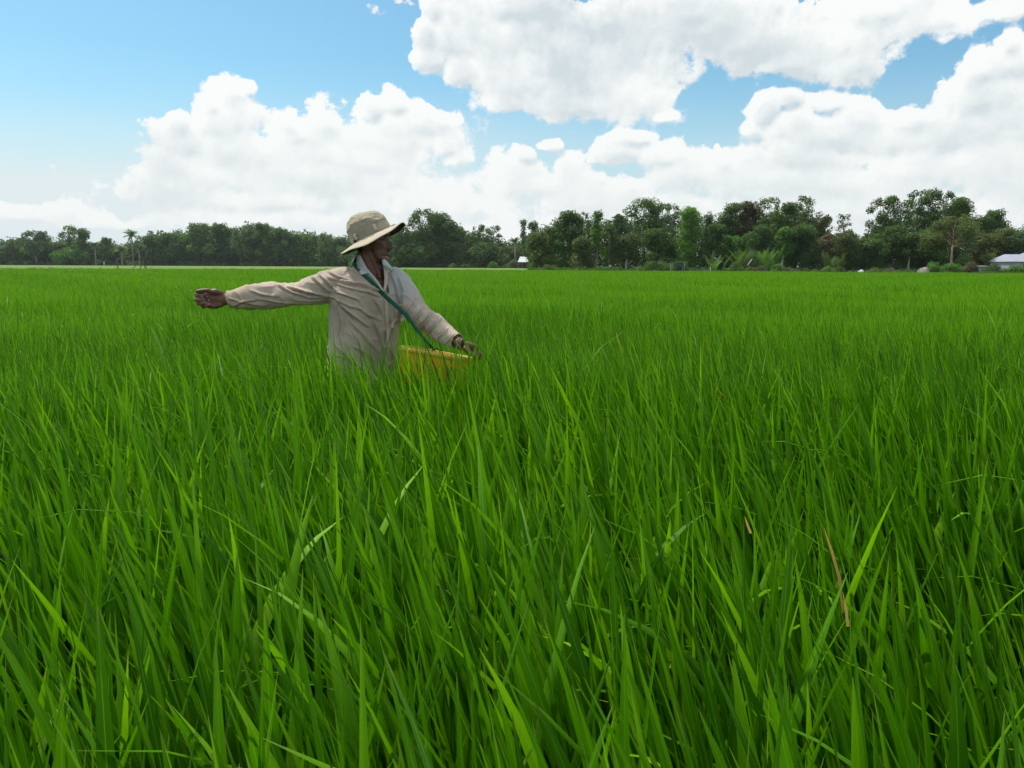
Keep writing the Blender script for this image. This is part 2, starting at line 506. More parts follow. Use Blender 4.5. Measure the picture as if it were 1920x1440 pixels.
def blades(n, d0, d1, power, seg, across, wmul, seed, half=0.86, stem=False):
    R = np.random.default_rng(seed)
    # distance with density ~ d^-power, inside a wedge
    e = 2.0 - power
    u = R.random(n)
    d = (d0 ** e + u * (d1 ** e - d0 ** e)) ** (1 / e)
    th = (R.random(n) * 2 - 1) * half
    x, y = d * np.sin(th), d * np.cos(th)
    keep = np.hypot(x - PERSON[0], (y - PERSON[1]) * 1.0) > 0.25
    keep &= ~((np.abs(x + 0.38) < 0.24) & (np.abs(y - 3.76) < 0.16))
    keep &= np.hypot(x, y) > d0
    x, y, d = x[keep], y[keep], d[keep]
    n = len(x)
    H = canopy(x, y)
    kindr = R.random(n)
    if stem:
        z0 = np.zeros(n)
        L = H * R.uniform(0.5, 0.72, n)
        t0 = R.normal(0, 0.07, n)
        bend = R.normal(0.05, 0.08, n)
        wid = R.uniform(0.006, 0.010, n) * wmul
    else:
        z0 = H * R.uniform(0.22, 0.62, n)
        vr = np.clip(1.25 - d / 9, 0.45, 1)
        L = (H - z0) * (1.05 + vr * R.uniform(-0.23, 0.23, n)) + vr * R.uniform(0.0, 0.10, n)
        t0 = np.abs(R.normal(0.10, 0.13, n))
        bend = np.abs(R.normal(0.15, 0.22, n))
        drp = kindr > 0.94
        bend[drp] = R.uniform(0.9, 1.9, drp.sum())
        L[drp] *= R.uniform(0.9, 1.25, drp.sum())
        low = (kindr < 0.16)
        z0[low] *= 0.5
        t0[low] += R.uniform(0.15, 0.5, low.sum())
        wid = R.uniform(0.0085, 0.0175, n) * wmul
        bend = bend * (1 + 0.6 * np.clip((d - 6) / 20, 0, 1)) + 0.25 * np.clip((d - 8) / 20, 0, 1)
        L = np.maximum(L, 0.16)
    # azimuth of the lean: the wind bows the leaves to the left and a little away
    wx = -0.80 - 0.25 * np.sin(x * 0.5 + y * 0.33) - 0.12 * np.clip(x / np.maximum(d, 1), -1, 1) * 2
    az = np.arctan2(0.10 + R.normal(0, 0.75, n), wx + R.normal(0, 0.80, n))
    dirx, diry = np.cos(az), np.sin(az)
    t0 = t0 + 0.13 * np.clip(-dirx, 0, 1)
    # broad side turned at random
    fa = az + math.pi / 2 + R.normal(0, 0.75, n)
    fx, fy = np.cos(fa), np.sin(fa)
    S = np.linspace(0, 1, seg + 1)
    ds = 1.0 / seg
    px, py, pz = x.copy(), y.copy(), z0.copy()
    twist = R.normal(0, 0.5, n)
    tint = np.clip(R.normal(0.37, 0.27, n) + 0.40 * np.clip((d - 1.2) / 16, 0, 1) + 0.12 * np.sin(x * 0.8 + 2) * np.sin(y * 0.6), 0, 0.93)  # tint rises with distance: brighter light on the far canopy put into the colour
    dryl = (R.random(n) > 0.9998) & (d > 2.5)
    tint[dryl] = 1.0
    prof = np.minimum(1.0, 0.55 + S * 2.2) * np.clip((1 - S) / 0.55, 0, 1) ** 0.8
    prof[-1] = 0.02
    cols = [-1.0, 0.0, 1.0] if across == 2 else [-1.0, 1.0]
    nv = len(cols)
    V = np.empty((n, seg + 1, nv, 3), np.float32)
    for i, s in enumerate(S):
        tl = t0 + bend * s ** 1.6
        ct, stl = np.cos(tl), np.sin(tl)
        ca, sa = np.cos(twist * s), np.sin(twist * s)
        gx, gy = fx * ca - fy * sa, fx * sa + fy * ca
        w = wid * prof[i] * 0.5
        # blade normal for the keel
        tx, ty, tz = dirx * stl, diry * stl, ct
        nx_, ny_, nz_ = gy * tz, -gx * tz, gx * ty - gy * tx
        for k, c in enumerate(cols):
            kz = (0.32 * w if (across == 2 and c != 0) else 0.0)
            V[:, i, k, 0] = px + gx * w * c + nx_ * kz
            V[:, i, k, 1] = py + gy * w * c + ny_ * kz
            V[:, i, k, 2] = pz + nz_ * kz
        step = L * ds
        px = px + dirx * stl * step
        py = py + diry * stl * step
        pz = pz + ct * step
    base = (np.arange(n) * (seg + 1) * nv)[:, None, None]
    ii = np.arange(seg)[None, :, None]
    kk = np.arange(nv - 1)[None, None, :]
    a = base + ii * nv + kk
    Q = np.stack([a, a + 1, a + nv + 1, a + nv], -1).reshape(-1, 4)
    al = np.broadcast_to(S[None, :, None], (n, seg + 1, nv))
    ac = np.broadcast_to(np.array(cols)[None, None, :], (n, seg + 1, nv))
    tt = np.broadcast_to(tint[:, None, None], (n, seg + 1, nv))
    return V.reshape(-1, 3), Q, al.reshape(-1), ac.reshape(-1), tt.reshape(-1)

def make_rice():
    sets = []
    def area(d0, d1, half, power):
        e = 2 - power
        return 2 * half * (d1 ** e - d0 ** e) / e
    def add(dens_, d0, d1, power, ref, seg, across, wmul, seed, half, stem=False):
        n = int(dens_ * ref ** power * area(d0, d1, half, power))
        sets.append(blades(n, d0, d1, power, seg, across, wmul, seed, half, stem))
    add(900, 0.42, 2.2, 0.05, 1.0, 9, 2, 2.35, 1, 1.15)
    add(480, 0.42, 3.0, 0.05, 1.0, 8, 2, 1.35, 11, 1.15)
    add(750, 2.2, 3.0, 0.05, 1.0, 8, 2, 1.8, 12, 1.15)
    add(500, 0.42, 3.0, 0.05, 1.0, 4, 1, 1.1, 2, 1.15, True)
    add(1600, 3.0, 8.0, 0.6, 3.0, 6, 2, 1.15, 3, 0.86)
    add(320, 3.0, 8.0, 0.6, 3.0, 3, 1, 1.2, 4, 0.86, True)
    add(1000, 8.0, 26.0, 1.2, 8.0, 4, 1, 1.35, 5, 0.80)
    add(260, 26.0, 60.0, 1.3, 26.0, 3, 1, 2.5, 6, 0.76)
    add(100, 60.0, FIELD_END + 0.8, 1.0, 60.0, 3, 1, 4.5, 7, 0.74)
    # a few dried leaves the photograph shows
    for (pl, wd, ds) in (([(1580, 1150), (1574, 1085), (1560, 1035), (1545, 990)], .0065, 1.25), ([(1590, 1175), (1586, 1140), (1580, 1110)], .006, 1.22), ([(1408, 1000), (1402, 985), (1396, 968)], .006, 1.5)):
        pts = [P(a, b, ds + 0.03 * i) for i, (a, b) in enumerate(pl)]
        n_ = len(pts)
        V, A_, C_, T_ = [], [], [], []
        for i, p in enumerate(pts):
            w = wd * (0.5, 1.0, 0.8, 0.06)[i if n_ == 4 else i + 1] * 0.5
            for c in (-1, 1):
                V.append((p.x + c * w, p.y + c * w * .3, p.z)); A_.append(i / n_); C_.append(c); T_.append(1.0)
        Q = [(2 * i, 2 * i + 1, 2 * i + 3, 2 * i + 2) for i in range(n_ - 1)]
        sets.append((np.array(V), np.array(Q), np.array(A_), np.array(C_), np.array(T_)))
    off = 0
    Vs, Qs, A, C, T = [], [], [], [], []
    for (V, Q, al, ac, tt) in sets:
        Vs.append(V); Qs.append(Q + off); A.append(al); C.append(ac); T.append(tt)
        off += len(V)
    V = np.concatenate(Vs); Q = np.concatenate(Qs)
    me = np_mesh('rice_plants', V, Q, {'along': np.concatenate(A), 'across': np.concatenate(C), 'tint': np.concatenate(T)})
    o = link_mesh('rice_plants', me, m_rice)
    print('rice quads', len(Q))
    return tag(o, 'dense bright green young rice covering the whole field', 'rice crop', kind='stuff')
make_rice()

# ------------------------------------------------------------------ trees
FOL = {
    'green': leaf_material('foliage_green', (0.039, 0.081, 0.026), (0.091, 0.169, 0.047), (0.176, 0.280, 0.075), trans=0.4, rough=0.6, spec=0.2),
    'bright': leaf_material('foliage_fresh', (0.058, 0.137, 0.026), (0.111, 0.247, 0.044), (0.202, 0.370, 0.073), trans=0.4, rough=0.6, spec=0.2),
    'olive': leaf_material('foliage_olive', (0.065, 0.091, 0.034), (0.130, 0.172, 0.057), (0.227, 0.280, 0.101), trans=0.4, rough=0.6, spec=0.2),
    'brown': leaf_material('foliage_brown', (0.072, 0.068, 0.039), (0.150, 0.130, 0.075), (0.247, 0.215, 0.124), trans=0.4, rough=0.6, spec=0.2),
    'grey': leaf_material('foliage_dull', (0.057, 0.098, 0.052), (0.107, 0.176, 0.083), (0.182, 0.267, 0.130), trans=0.4, rough=0.6, spec=0.2),
    'pink': leaf_material('foliage_dry_pink', (0.117, 0.091, 0.065), (0.208, 0.163, 0.117), (0.312, 0.247, 0.176), trans=0.4, rough=0.6, spec=0.2),
}
m_bark = simple_mat('bark_grey', (0.20, 0.18, 0.15), (0.34, 0.31, 0.27), 2.0, 0.9, 0.1, stretch=(1, 1, 0.2))
m_bark_pale = simple_mat('bark_pale', (0.42, 0.40, 0.35), (0.60, 0.57, 0.52), 1.5, 0.9, 0.1, stretch=(1, 1, 0.2))
m_bark_pink = simple_mat('bark_pinkish', (0.42, 0.27, 0.20), (0.60, 0.42, 0.33), 1.5, 0.9, 0.1, stretch=(1, 1, 0.2))
m_bark_dark = simple_mat('bark_dark', (0.07, 0.06, 0.045), (0.13, 0.11, 0.085), 2.0, 0.9, 0.1, stretch=(1, 1, 0.2))

def quads_from(C, Nrm, S, asp, R):
    n = len(C)
    Nrm = Nrm / np.maximum(np.linalg.norm(Nrm, axis=1, keepdims=True), 1e-6)
    r = R.normal(size=(n, 3))
    U = np.cross(Nrm, r)
    U /= np.maximum(np.linalg.norm(U, axis=1, keepdims=True), 1e-6)
    Wv = np.cross(Nrm, U)
    a = U * (S * 0.5)[:, None]
    b = Wv * (S * 0.5 * asp)[:, None]
    k = Nrm * (S * 0.10)[:, None]
    V = np.stack([C - a, C - b + k, C + a, C + b + k], 1).reshape(-1, 3)
    Q = np.arange(4 * n).reshape(n, 4)
    return V, Q

def leaf_cloud(cl, s, cov, R, tone=0.5, asp=0.62, up=0.5):
    """cl: list of (centre, radius xyz); leaves on and inside each clump"""
    Cs, Ns, Ss, Ts = [], [], [], []
    for (c, r) in cl:
        r = np.array(r if isinstance(r, (tuple, list)) else (r, r, r * 0.85))
        n = max(12, int(cov * 4 * math.pi * (np.prod(r) ** (2 / 3)) / (s * s)))
        d = R.normal(size=(n, 3))
        d /= np.linalg.norm(d, axis=1, keepdims=True)
        rad = 0.45 + 0.62 * R.random(n) ** 0.6
        lump = 1 + 0.25 * np.sin(d[:, 0] * 5 + c[0]) * np.sin(d[:, 2] * 6 + c[1])
        p = np.array(c)[None] + d * r[None] * (rad * lump)[:, None]
        Cs.append(p)
        Ns.append(d * 0.8 + R.normal(size=(n, 3)) * 0.6 + np.array([0, 0, up])[None])
        Ss.append(s * R.uniform(0.6, 1.35, n))
        Ts.append(np.clip(tone + R.normal(0, 0.10) + R.normal(0, 0.16, n), 0, 0.95))
    C, N_, S, T = map(np.concatenate, (Cs, Ns, Ss, Ts))
    V, Q = quads_from(C, N_, S, asp, R)
    return V, Q, np.repeat(T, 4)

def hor(px):
    return 494.0 + 9.0 * px / 1920.0

def top_z(px, top, d):
    return 1.5 + (hor(px) - top) / F * d

TREE_N = 0
def tree(px, top, wpx, d, form, col, label, name='tree', cat='tree', bark=None, low=0.05, cov=1.0, group=None, tone=0.45, trunkw=1.0, lean=0.0):
    global TREE_N
    TREE_N += 1
    R = np.random.default_rng(1000 + TREE_N)
    base = P(px, 500, d)
    bx, by = base.x, d
    zt = top_z(px, top, d)
    H = zt - LANDZ
    w = 1.22 * wpx / F * d
    s = 0.0021 * d
    root = empty(name, (bx, by, LANDZ), label, cat, group)
    cl = []
    def ell(n, zlo, zhi, wf, rmin, rmax, prof=None, gap=0.0):
        hh = (zhi - zlo)
        for i in range(n):
            t = (i + R.random()) / n
            z = zlo + hh * t
            pr = prof(t) if prof else math.sqrt(max(0.05, 1 - (2 * t - 1) ** 2 * 0.85))
            a = R.random() * 2 * math.pi
            q = math.sqrt(R.random()) if gap == 0 else (gap + (1 - gap) * math.sqrt(R.random()))
            r = w * R.uniform(rmin, rmax)
            rx = max(0.0, w * 0.54 * pr * wf - r * 0.30)
            cl.append(((bx + lean * w * t + math.cos(a) * rx * q, by + math.sin(a) * rx * q * 0.8, min(z, zt - r * 0.85)), r))
    if form == 'broad':
        ell(28, LANDZ + H * (low + 0.1), zt, 1.0, 0.16, 0.26, lambda t: 0.72 + 0.28 * math.sin(math.pi * min(1, t * 1.1)) if t < 0.75 else 1.15 - 0.75 * (t - 0.75) * 4 * 0.9)
    elif form == 'dome':
        ell(30, LANDZ + H * (low + 0.12), zt, 1.0, 0.16, 0.25, lambda t: math.sqrt(max(0.08, 1 - max(0, t - 0.25) ** 2 * 1.6)))
    elif form == 'cone':
        ell(22, LANDZ + H * (low + 0.06), zt, 1.0, 0.13, 0.2, lambda t: 1.05 - 0.85 * t)
    elif form == 'narrow':
        ell(20, LANDZ + H * (low + 0.12), zt, 0.9, 0.22, 0.34, lambda t: 0.9 - 0.35 * t)
    elif form == 'airy':
        ell(34, LANDZ + H * max(low, 0.34), zt, 1.05, 0.11, 0.19, lambda t: math.sqrt(max(0.12, 1 - (1.7 * t - 0.75) ** 2 * 0.8)), 0.25)
    elif form == 'ball':
        ell(13, zt - w * 1.0, zt, 1.0, 0.16, 0.24, None, 0.2)
        cl.append(((bx + w * 0.1, by, zt - w * 1.35), w * 0.2))
    elif form == 'umbrella':
        ell(20, zt - H * 0.50, zt, 1.15, 0.13, 0.19, lambda t: math.sqrt(max(0.1, 1 - t ** 2 * 0.9)), 0.45)
    V, Q, T = leaf_cloud(cl, s, cov * (1.5 if form in ('airy', 'ball') else 2.3), R, tone)
    me = np_mesh('crown', V, Q, {'tint': T})
    link_mesh('crown', me, FOL[col], root, smooth=False)
    tb = MB()
    tw = max(0.10, 0.0011 * d) * trunkw
    fork = LANDZ + H * (0.50 if form in ('airy', 'umbrella') else 0.45 if form != 'ball' else 0.7)
    j = lambda a: R.normal(0, a)
    tp = Vector((bx + lean * w * 0.4 + j(0.12), by, fork))
    zz = [LANDZ - 0.3, LANDZ + (fork - LANDZ) * 0.35, LANDZ + (fork - LANDZ) * 0.7]
    tb.tube([(bx, by, zz[0]), (bx + j(0.1) + lean * w * .1, by + j(0.1), zz[1]), (bx + j(0.12) + lean * w * .25, by, zz[2]), tp], [tw * 1.25, tw, tw * 0.9, tw * 0.72], n=8, round_ends=False)
    tb.tube([tp, (bx + lean * w * .7 + j(0.1), by, (fork + zt) / 2), (bx + lean * w + j(0.2), by, zt - 0.08 * H)], [tw * 0.7, tw * 0.45, tw * 0.12], n=6, round_ends=False)
    pick = R.permutation(len(cl))[:(12 if form in ('airy', 'umbrella', 'ball') else 6)]
    for i in pick:
        c = Vector(cl[i][0])
        if c.z < fork - 0.1 * H:
            continue
        st = Vector((tp.x, by, min(c.z - 0.15 * H, fork + R.random() * (zt - fork) * 0.5)))
        st.z = max(st.z, fork * 0.92)
        mid = (st + c) / 2 + Vector((0, 0, 0.04 * H))
        tb.tube([st, mid, c], [tw * 0.42, tw * 0.27, tw * 0.1], n=5, round_ends=False)
    tb.build('trunk', bark or m_bark, root)
    return root

def frond(mbv, base, az, length, rise, droop, R, leaf=0.5, nl=16, wleaf=0.08, curl=1.0):
    """one palm frond: midrib and hanging leaflets, written into lists"""
    V, Q, T = mbv
    dx, dy = math.cos(az), math.sin(az)
    pts = []
    for i in range(nl + 1):
        t = i / nl
        ang = rise - droop * t ** 1.3
        if i == 0:
            p = Vector(base)
        else:
            p = pts[-1] + Vector((dx * math.cos(ang), dy * math.cos(ang), math.sin(ang))) * (length / nl)
        pts.append(p)
    side = Vector((-dy, dx, 0))
    tone = R.uniform(0.3, 0.75)
    def q(a, b, c, d):
        k = len(V)
        V.extend([tuple(a), tuple(b), tuple(c), tuple(d)])
        Q.append((k, k + 1, k + 2, k + 3))
        T.extend([min(0.95, max(0, tone + R.normal(0, 0.08)))] * 4)
    for i in range(1, nl + 1):
        a, b = pts[i - 1], pts[i]
        t = i / nl
        fw = (b - a).normalized()
        w0 = 0.035 * (1.2 - t) * wleaf / 0.08
        q(a - side * w0, a + side * w0, b + side * w0, b - side * w0)
        ll = leaf * math.sin(math.pi * min(0.97, 0.12 + t * 0.85)) ** 0.7
        for sgn in (-1, 1):
            for sub in (0.0, 0.5):
                o = a.lerp(b, sub)
                dirv = (side * sgn * 0.75 + fw * 0.65 + Vector((0, 0, -0.45 * curl + R.normal(0, 0.15)))).normalized()
                e = o + dirv * ll
                wv = fw * wleaf
                q(o - wv * 0.5, o + wv * 0.5, e + wv * 0.12, e - wv * 0.12)

def palm(px, top, wpx, d, label, col='grey', nf=18, trunk=True, name='coconut_palm', cat='palm tree', hub=0.42, ground=False):
    global TREE_N
    TREE_N += 1
    R = np.random.default_rng(3000 + TREE_N)
    b = P(px, 500, d)
    zt = top_z(px, top, d)
    w = wpx / F * d
    root = empty(name, (b.x, d, LANDZ), label, cat)
    V, Q, T = [], [], []
    hz = LANDZ + 0.1 if ground else zt - w * hub
    sc = 0.0016 * d / 0.2
    for i in range(nf):
        az = 2 * math.pi * (i + R.random() * 0.6) / nf
        if ground:
            L = (zt - LANDZ) * R.uniform(0.8, 1.12)
            frond((V, Q, T), (b.x + R.normal(0, 0.25 * w), d + R.normal(0, 0.3), hz), az, L, R.uniform(1.15, 1.5), R.uniform(0.3, 1.0), R, leaf=L * 0.17, nl=12, wleaf=0.10 * sc, curl=0.2)
        else:
            frond((V, Q, T), (b.x, d, hz), az, w * 0.56, R.uniform(-0.1, 1.35), R.uniform(0.8, 1.7), R, leaf=w * 0.15, nl=9, wleaf=0.09 * sc)
    me = np_mesh('crown', np.array(V), np.array(Q), {'tint': np.array(T)})
    link_mesh('crown', me, FOL[col], root, smooth=False)
    if trunk:
        tb = MB()
        r = max(0.13, 0.0009 * d)
        tb.tube([(b.x, d, LANDZ - 0.2), (b.x + 0.15, d, LANDZ + (hz - LANDZ) * 0.5), (b.x, d, hz + 0.1)], [r * 1.2, r, r * 0.8], n=8, round_ends=False)
        tb.build('trunk', m_bark, root)
    return root

def bush(px, top, wpx, d, col, label, base=None, name='bush', cat='bush', tone=0.5, group=None, s=None, cov=2.0):
    global TREE_N
    TREE_N += 1
    R = np.random.default_rng(5000 + TREE_N)
    b = P(px, 500, d)
    bz = LANDZ if base is None else base
    zt = top_z(px, top, d)
    w = wpx / F * d
    h = zt - bz
    root = empty(name, (b.x, d, bz), label, cat, group)
    cl = []
    n = int(8 + w * 1.5)
    for i in range(n):
        u = R.uniform(-1, 1)
        env = math.sqrt(1 - 0.8 * u * u)
        r = min(h * 0.42, w * 0.3) * R.uniform(0.6, 1.0)
        z = bz + r * 0.4 + R.random() * max(0.0, h * env - r * 1.2)
        cl.append(((b.x + u * (w / 2 - r * 0.7), d + R.normal(0, w * 0.10), z), r))
    V, Q, T = leaf_cloud(cl, s or 0.0014 * d, cov, R, tone)
    link_mesh('foliage', np_mesh('foliage', V, Q, {'tint': T}), FOL[col], root, smooth=False)
    tb = MB()
    for i in range(5):
        c = cl[i % len(cl)][0]
        tb.tube([(b.x + (c[0] - b.x) * 0.05, d, bz - 0.15), (c[0], c[1], max(c[2], bz + 0.2))], [0.03, 0.012], n=5, round_ends=False)
    tb.build('stem', m_bark_dark, root)
    return root

DL, DM, DR = 392.0, 276.0, 134.0
LEFT = [
    (8, 462, 40, 'dome', 'grey', 'low rounded dull green tree at the left edge of the photo'),
    (28, 449, 22, 'airy', 'grey', 'small loose-crowned tree rising over the low trees at the far left edge'),
    (50, 466, 36, 'dome', 'bright', 'low mid-green tree just left of the tree with four round leaf balls'),
    (69, 434, 36, 'ballish', 'grey', 'tree with four round leaf balls on top, second group from the left edge'),
    (95, 459, 34, 'dome', 'green', 'dark low round tree just right of the tree with four leaf balls'),
    (114, 455, 34, 'broad', 'olive', 'olive tree at the left foot of the tall thin-stalked tree'),
    (133, 424, 25, 'ball', 'green', 'thin-stalked tree with one umbrella-like ball of leaves high above the others'),
    (158, 430, 40, 'cone', 'green', 'pointed dark tree just right of the thin-stalked umbrella tree'),
    (140, 466, 50, 'dome', 'bright', 'low fresh green tree in front of the thin-stalked umbrella tree'),
    (182, 458, 26, 'dome', 'grey', 'short grey-green tree between the pointed dark tree and the double-headed one'),
    (201, 446, 34, 'cone', 'grey', 'dull green double-headed tree left of the coconut palms'),
    (212, 466, 30, 'dome', 'green', 'low dark tree between the double-headed tree and the browning palm'),
    (287, 441, 36, 'broad', 'green', 'blocky green tree directly right of the tall coconut palm'),
    (286, 434, 12, 'airy', 'grey', 'wispy spire poking above the blocky tree right of the coconut palm'),
    (304, 433, 12, 'airy', 'grey', 'second wispy spire above the trees right of the coconut palm'),
    (318, 438, 38, 'broad', 'green', 'mid-green tree between the two wispy spires and the tall dark grove'),
    (340, 441, 34, 'broad', 'bright', 'fresh green tree touching the left side of the tall dark grove'),
    (352, 462, 40, 'dome', 'bright', 'lower light green tree in front at the left foot of the tall dark grove'),
    (378, 420, 44, 'dome', 'green', 'tall domed dark tree that starts the dense grove left of the farmer'),
    (410, 421, 44, 'dome', 'green', 'second tall domed tree of the dense grove, right of the first dome'),
    (432, 430, 30, 'broad', 'green', 'broad dark tree in the dip right of the two tall domes'),
    (452, 432, 26, 'airy', 'grey', 'loose grey-green tree in the middle of the dense grove above the outstretched hand'),
    (474, 424, 34, 'broad', 'green', 'broad dark tree above the outstretched forearm, with a pale highlight on its top'),
    (494, 420, 32, 'dome', 'green', 'highest domed tree of the grove right above the outstretched forearm'),
    (518, 428, 34, 'broad', 'green', 'even-topped dark tree right of the highest dome above the forearm'),
    (540, 434, 32, 'broad', 'grey', 'dull green tree above the elbow of the outstretched arm'),
    (562, 440, 30, 'broad', 'green', 'dark tree left of the two sparse trees near the hat'),
    (588, 442, 32, 'airy', 'grey', 'sparse tree showing sky through its crown, left of the hat'),
    (612, 439, 24, 'airy', 'grey', 'second sparse see-through tree left of the hat'),
    (640, 446, 28, 'broad', 'grey', 'small green tree touching the back brim of the hat'),
    (585, 462, 60, 'dome', 'green', 'wide low dark tree beneath the two sparse trees left of the hat'),
    (655, 463, 50, 'dome', 'green', 'low dark tree behind the back brim and collar'),
]
for (px, tp_, w_, fm, cl_, lb) in LEFT:
    d_ = DL + random.uniform(-5, 6)
    if fm == 'ballish':
        tree(px, tp_, w_, d_, 'airy', cl_, lb, low=0.25, cov=1.5, tone=0.55)
    else:
        tree(px, tp_, w_, d_, fm, cl_, lb, cov=0.95, bark=m_bark_dark, tone=0.5)
palm(250, 430, 32, DL - 8, 'tall coconut palm with upright fronds left of the dense grove', 'green')
palm(229, 456, 34, DL - 14, 'shorter coconut palm with browning fronds below the tall one', 'olive')
palm(262, 450, 30, DL - 10, 'low drooping coconut palm at the right foot of the tall one', 'grey')
palm(180, 452, 22, DL - 8, 'small drooping palm beside the pointed dark tree', 'grey')

MID = [
    (712, 440, 50, 'broad', 'green', 'dark tree hidden mostly behind the face and neck'),
    (752, 422, 34, 'airy', 'grey', 'thin-leaved tree full of sky gaps in front of the face, under the brim tip'),
    (768, 455, 60, 'dome', 'green', 'low dark tree right of the chin'),
    (793, 394, 44, 'airy', 'green', 'highest tree right of the hat, with sky showing between its leaf clumps'),
    (824, 402, 52, 'dome', 'green', 'tall rounded dark tree right beside the highest one near the hat'),
    (842, 417, 34, 'broad', 'green', 'dark tree stepping down right of the tall pair near the hat'),
    (800, 436, 62, 'dome', 'olive', 'wide lighter olive tree in front of the tall pair near the hat'),
    (857, 427, 22, 'broad', 'green', 'short dark tree at the right end of the clump near the hat'),
    (872, 434, 10, 'ball', 'green', 'small round leaf ball sticking out right of the clump near the hat'),
    (862, 455, 34, 'narrow', 'olive', 'brownish olive tree with a bare stem in the gap right of the hat clump'),
    (898, 423, 28, 'airy', 'green', 'left one of the two matching rounded trees before the white-roofed hut'),
    (925, 425, 26, 'airy', 'grey', 'drooping right one of the two matching trees before the white-roofed hut'),
    (905, 456, 46, 'dome', 'green', 'low green tree under the two matching trees left of the hut'),
    (885, 452, 26, 'dome', 'green', 'short dark tree between the hat clump and the two matching trees'),
    (950, 463, 50, 'dome', 'olive', 'low olive tree just left of the white-roofed hut'),
]
for (px, tp_, w_, fm, cl_, lb) in MID:
    tree(px, tp_, w_, DM + random.uniform(-4, 5), fm, cl_, lb, cov=0.95, low=0.22 if fm == 'airy' else 0.05, tone=0.45)
palm(965, 444, 26, DM - 4, 'coconut palm behind the white-roofed hut', 'grey')

